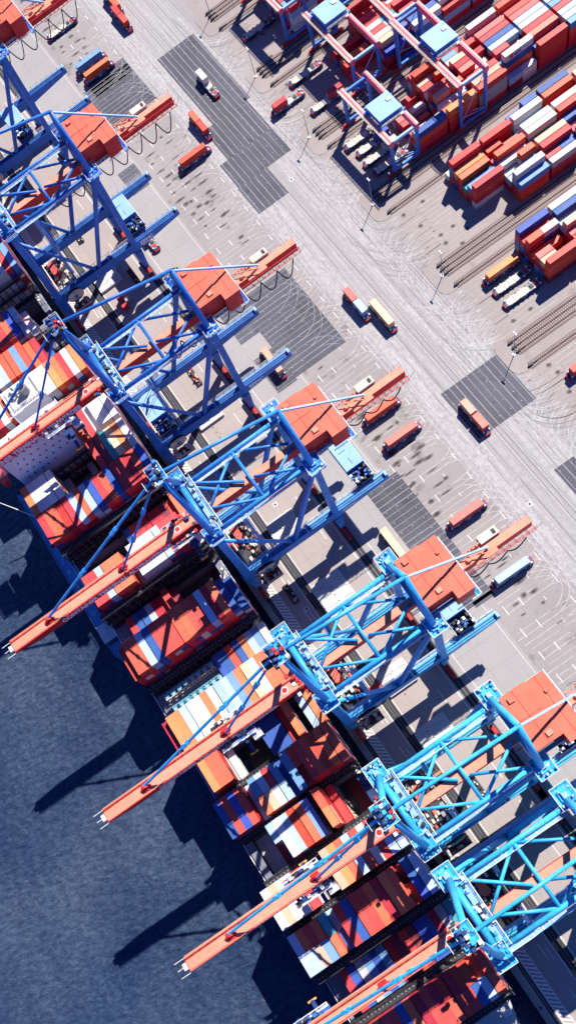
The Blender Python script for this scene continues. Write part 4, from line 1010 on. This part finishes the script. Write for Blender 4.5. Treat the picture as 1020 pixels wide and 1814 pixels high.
# bunker barge alongside
bg = empty('bunker_barge', (-155, -64.5, WATER)); tag(bg, 'slim blue barge alongside the ship under the lettered boom', 'barge')
mb = MB(); mb.prism([(-48, -3.8), (22, -3.8), (31, -3.0), (36.5, -.5), (38, 2.0), (36.5, 3.6), (-48, 3.6)], -.8, 3.6, 0)
mb.build('hull', [M['hull']], bg)
mb = MB(); mb.prism([(-47.6, -3.4), (22, -3.4), (30.6, -2.6), (35.6, -.4), (36.8, 2.0), (35.8, 3.3), (-47.6, 3.3)], 3.6, 3.75, 0)
mb.build('deck', [M['barge_deck']], bg)
mb = MB(); mb.rail([(-47.6, -3.6, 3.7), (22, -3.6, 3.7), (30.8, -2.8, 3.7), (36.2, -.4, 3.7), (37.4, 2, 3.7)], r=.09, post=1.6); mb.build('railing', [M['pale_blue']], bg)
mb = MB(); mb.box(19.5, 26, -2.6, 2.9, 3.75, 8.0, 0); mb.box(19.2, 26.3, -2.9, 3.2, 8.0, 8.25, 1); mb.box(21, 22.6, -1, .4, 8.25, 8.7, 1); mb.build('wheelhouse', [M['glass'], M['white']], bg)
mb = MB()
for k in range(46):
    x = -46 + k * 1.42; y = r3.uniform(-2.2, 3.0); s = r3.uniform(.25, .7); mb.box(x - s, x + s, y - .4, y + .4, 3.75, 4.1 + r3.random() * 1.2, r3.choice((0, 1, 2, 3)))
mb.tube((-47, .5, 4.4), (18, .5, 4.4), .22, n=8, m=1); mb.tube((-47, 1.6, 4.4), (14, 1.6, 4.4), .16, n=8, m=3)
mb.prism([(29.5, -.9), (31.6, -1.3), (32.6, .2), (31.0, 1.3), (29.2, .9)], 3.75, 4.6, 4)
mb.box(33.6, 34.2, -.6, 2.6, 3.75, 5.0, 1); mb.box(28.0, 28.5, 1.8, 3.1, 3.75, 5.4, 1)
mb.build('deck_gear', [M['pale_blue'], M['white'], M['dark'], M['cream'], M['navy']], bg)
mb = MB(); mb.tube((-30, .5, 3.7), (-30, .5, 9), .4, .3, n=10, m=0); mb.tube((-30, .5, 9), (-38, -6.8, 20), .3, .16, n=8, m=0); mb.build('crane_jib', [M['white']], bg)
mb = MB(); mb.path([(-116.2, -63.5, -1.3), (-110, -61.6, 1.0), (-101, -60.05, 4.6)], .09, n=6); tag(mb.build('mooring_rope', M['white']), 'white rope from the barge bow to the ship side', 'rope')

# ------------------------------------------------------------------ yard stacks
YT = 2.62
BL = ['A', 'B', 'C', 'D', 'E', 'F']
BP = ['block at the top edge', 'block under the first gantry', 'block under the tallest gantry', 'widest yard block', 'block at the right edge', 'lowest yard block']
YD = {
 'A': ['r3 b3 t3 r4 b4 g3 r4 B4 r4 r5', 'r4 b4 r4 w4 r4 r4 o4 r5 l3 r5'],
 'B': ['. . r1/. r2 . o2 r2 r1/. p1/. .', 'r4 r3 b3 r4 r4 w4/t4 r4/l4 w4/y4 y4/b4 b3', 'r4 R4 w3 r3 r4 b3 r4 R3 b4 w4', 'r4 r4 b4 w4 r3 r4 b4 b4 w4 r3', 'r3 b4 r4 w4 r3 r4 b4 r4 w4 r4'],
 'C': ['. r2/. r1/r2 o2/r1 p2/w2 r2/p1 . r2/. g3 b4', 'r3 R4 y3/o3 r3/r2 w3/r3 r4/p3 y4/o4 w3/l3 o3 o4', 'r3 B3/r3 w3/r4 y4/p3 R4 p4/w3 r3 r4 y4 r4', 'w4 r3 p4 r4 b4 l4 r4/y3 B3/l3 w5 l2/w2', 'r4 w3 r4 p4 l4 w4 r4 p4 b3 r4', 'b4 r4 w4 r4 l4 B4 r4 l4 w4 B4', 'r4 w4 r4 l4 B4 w4 l4 r4 r4 w4'],
 'D': ['w1/. r4 o3 o3 t2/b2 B3 r4 . . .', '. r4 r3/r2 r2/p3 r4 w3 l2/r4 l2/B3 w4 B3', 'b3/b4 w4 l2 w4 w4 R1 y4 r4 r3/b3 g3', 'b4 o4 r1 w4 r4 b3 l2/r3 r3 l4 k2', 'w2 y4 r3 p4 r4 b2 w3 r4 l4 g3', 'b4 r4 w3 r4 o4 r4 p4 r3 b4 w3', 'r4 l4 w4 r4 B4 r3 w4 r4 o4 r3'],
 'E': ['l4 r3 r4/w4 r2 p3/. y3/. r4 . . .', 'w4 b4 l3 y4/r4 p3 r3 r4 b3 . .', 'r3 w4 b4 r4 r3 l4 r4 o4 r3 .'],
 'F': ['r2 . . r3/. b3 w3 . . . .'],
}
for bi, nm in enumerate(BL):
    for yi, spec in enumerate(YD.get(nm, [])):
        v0 = (131.0 if nm not in 'AC' else 130.4 if nm == 'C' else 127.4) + 13.35 * yi
        if nm == 'F': v0 = 145
        cols = parse(spec)
        rowp = ['front row nearest the road', 'second row from the road', 'third row from the road', 'fourth row from the road', 'fifth row from the road', 'sixth row from the road', 'seventh row from the road'][yi]
        for ci, col in enumerate(cols):
            if not col: continue
            x = BLK[bi] + 2.75 * (ci + .5)
            halves = [(v0 + 6.1, 12.19, col[0], None)] if len(col) == 1 else [(v0 + 3.03, 6.06, col[0], 'near'), (v0 + 9.16, 6.06, col[1], 'far')]
            for (yc, LL, (key, n), half) in halves:
                if n == 0: continue
                for k in range(n):
                    kk = key if k == n - 1 else rc.choice('rrRrrobwlBR')
                    if nm == 'C' and yi == 0 and ci == 9: kk = 'brro'[k - 4] if False else ['R', 'r', 'o', 'b'][k]
                    if nm == 'C' and yi == 1 and ci == 9: kk = ['r', 'r', 'o', 'o'][k]
                    if nm == 'C' and yi == 2 and ci == 9: kk = ['r', 'g', 'g', 'r'][k]
                    if nm == 'C' and yi == 3 and ci == 8: kk = ['r', 'o', 'o', 'b', 'w'][k]
                    if nm == 'D' and yi == 0 and ci == 6: kk = ['w', 'r', 'r', 'r'][k]
                    if nm == 'D' and yi == 1 and ci == 9: kk = ['o', 'r', 'B'][k]
                    if nm == 'E' and yi == 0 and ci == 6: kk = ['R', 'o', 'o', 'r'][k]
                    if nm == 'E' and yi == 0 and ci == 0: kk = ['g', 'B', 'r', 'b'][k]
                    items.append(dict(L=LL, key=kk, x=x, y=yc, z=.03 + YT * k, rz=R(90), site='yard', bay=nm + str(yi), col=ci, n=10, down=n - 1 - k, half=half, phrase=rowp + ', ' + BP[bi], k=k))
# the stacked boxes that show largest in the photo; each is an object of its own
INDIV = set([305,387,393,408,456,462,468,474,479,484,558,564,570,576,582,588,608,613,619,625,631,637,643,649,655,661,671,677,683,689,695,701,707,713,719,725,731,737,743,749,755,761,767,773,779,785,791,797,803,860,923,935,941,947,953,959,965,971,977,983,989,995,1001,1007,1013,1019,1024,1028,1029,1030,1031,1032,1033,1034,1035,1041,1047,1053,1059,1065,1071,1077,1083,1089,1095,1101,1107,1113,1119,1125,1142,1146,1150,1151,1152,1154,1156,1157,1158,1159,1161,1163,1164,1168,1172,1176,1180,1182,1186,1190,1198,1202,1206,1210,1214,1217,1222,1227,1237,1243,1249,1255,1261,1262,1263,1268,1273,1277,1281,1285,1289,1296,1302,1304,1305,1306,1314,1320,1326,1349,1355,1361,1367,1373,1379,1385,1391,1403,1409,1415,1421,1427,1433,1439,1445,1451,1467,1473,1479,1485,1491,1497,1503,1509,1518,1524,1530,1536,1542,1544,1546,1548,1550,1552,1554,1556,1558,1560,1562,1564,1566,1568,1570,1572,1614,1620,1626,1632,1638,1644,1650,1656,1662,1668,1674,1680,1686,1692,1697,1703,1709,1715,1796,1800,1806,1848,1855,1891,1928,1929,1991,1998,2026,2043,2070,2074,2088,2092,2096,2103,2107,2111,2115,2132,2133,2135,2137,2141,2148,2152,2156,2160,2164,2168,2173,2174,2175,2260,2263,2266,2275,2276,2277,2281,2284,2295,2298,2304,2313,2314,2316,2327,2333,2337,2342,2346,2355,2359,2363,2368,2372,2501,2508,2512,2514,2524,2528,2532])
def cap(i): return items[i]
def label_for(d):
    size = 'long' if d['L'] > 8 else 'short'
    o_ = ORD[d['col']]
    if d['site'] == 'ship':
        frm = '%s column from the water' % o_ if d['col'] < 9 else '%s column from the quay' % ORD[16 - d['col']]
    else:
        frm = '%s from its upper-left side' % o_ if d['col'] < 5 else '%s from its lower-right side' % ORD[9 - d['col']]
    down = '' if d['down'] == 0 else ' %s down' % ORD[d['down']]
    half = (d['half'] + ' ') if d['half'] else ''
    s = '%s%s %s box%s, %s, %s' % (half, CN[d['key']], size, down, frm, d['phrase'])
    w = s.split()
    if len(w) > 16: s = s.replace(' column', '')
    if len(s.split()) > 16: s = s.replace(' its', '').replace(', ' + d['phrase'].split(', ')[0], ', ' + d['phrase'].split(', ')[0].replace(' from the road', '').replace(' nearest the road', ''))
    if len(s.split()) > 16: s = s.replace(' box', '')
    if len(s.split()) > 16: s = s.replace(' yard', '')
    return s
rest = {}
for i, d in enumerate(items):
    if INDIV is None or i in INDIV:
        c = container(d['L'], d['key'], d['x'], d['y'], d['z'], d['rz'], label_for(d), 'containers stacked on the ship' if d['site'] == 'ship' else 'containers stacked in the yard')
        if d['site'] == 'yard' and d['key'] == 'o' and d['bay'] in ('C0', 'C1') and d['col'] == 9:
            text_obj('lettering', 'Hapag-Lloyd', 1.25, M['navy'], c, (-3.2, -1.235, .8), (R(90), 0, 0))
        if d['site'] == 'yard' and d['bay'] == 'E0' and d['col'] == 6 and d['key'] == 'o':
            text_obj('lettering', 'Hapag-Lloyd', 1.1, M['navy'], c, (-1.6, -1.235, .9), (R(90), 0, 0))
            mb = MB(); mb.box(-4.6, -3.0, -1.25, -1.232, .6, 2.0); mb.build('emblem', M['navy'], c)
        if d['site'] == 'yard' and d['bay'] == 'C3' and d['col'] == 8 and d['down'] == 0:
            text_obj('lettering', 'MOL', 1.5, CM['b'], c, (-2.0, -1.235, .5), (R(90), 0, 0)); mb = MB(); mb.box(-4.2, -2.6, -1.25, -1.232, .5, 1.9); mb.build('emblem', CM['r'], c)
    else: rest.setdefault((d['L'], d['key']), []).append((i, d))
def batch():
    """all remaining stacked boxes as one object, plain ribbed boxes"""
    mb = MB(); mats = [CM[k] for k in CC]; idx = {k: i for i, k in enumerate(CC)}
    for (L, key), lst in rest.items():
        for i, d in lst:
            hx, hy = (L / 2 - .03, 1.20) if d['rz'] == 0 else (1.20, L / 2 - .03)
            m_ = idx[key]; x, y, z = d['x'], d['y'], d['z']
            mb.box(x - hx, x + hx, y - hy, y + hy, z + .02, z + 2.56, m_)
            sx, sy = (1, 0) if d['rz'] == 0 else (0, 1)
            for s in (-1, 1):               # corner posts and end frames
                cx, cy = x + sx * s * (hx - .02), y + sy * s * (hy - .02)
                for q in (-1.13, 1.13):
                    px, py = cx + (q if sx == 0 else 0), cy + (q if sy == 0 else 0); mb.box(px - .09, px + .09, py - .09, py + .09, z + .005, z + 2.585, m_)
    if mb.v:
        o = mb.build('shipping_containers', mats); tag(o, 'remaining stacked containers of the ship and yard, mostly lower tiers', 'containers', kind='stuff')
batch()

# ------------------------------------------------------------------ light, sky, camera
sun_dir = Vector((-.49, .725, 1.0)).normalized()
sl = bpy.data.lights.new('sun', 'SUN'); sl.energy = 5.0; sl.angle = R(.5); sl.color = (1.0, .935, .85)
so = bpy.data.objects.new('sun', sl); COL.objects.link(so); so.rotation_euler = sun_dir.to_track_quat('Z', 'Y').to_euler()
w = bpy.data.worlds.new('World'); S.world = w; w.use_nodes = True; nt = w.node_tree
sky = nt.nodes.new('ShaderNodeTexSky'); sky.sky_type = 'NISHITA'; sky.sun_disc = False
sky.sun_elevation = math.asin(sun_dir.z); sky.sun_rotation = math.atan2(sun_dir.x, sun_dir.y); sky.ozone_density = 10.0; sky.air_density = .55; sky.dust_density = 0.0
nt.links.new(mix(nt, 1.0, sky.outputs[0], (.56, .86, 1.38), 'MULTIPLY'), nt.nodes['Background'].inputs[0]); nt.nodes['Background'].inputs[1].default_value = .075
cd = bpy.data.cameras.new('camera'); co = bpy.data.objects.new('camera', cd); COL.objects.link(co); S.camera = co
fpx, ca, cb, cc, H = (1516.114, -1.4556847, -0.3291620, -3.8657972, 271.7957)
cd.sensor_fit = 'VERTICAL'; cd.sensor_height = 36; cd.lens = fpx / 1814 * 36; cd.clip_end = 6000; cd.clip_start = 1
cd.shift_x = -15.05 / 1814; cd.shift_y = 216.35 / 1814
co.matrix_world = Matrix.Translation((0, 0, H)) @ (Matrix.Rotation(ca, 4, 'Z') @ Matrix.Rotation(cb, 4, 'X') @ Matrix.Rotation(cc, 4, 'Z'))
S.view_settings.view_transform = 'Standard'; S.view_settings.look = 'None'; S.view_settings.gamma = 1.0; S.view_settings.exposure = .72
S.render.resolution_x = 575; S.render.resolution_y = 1024
S.cycles.transparent_max_bounces = 16
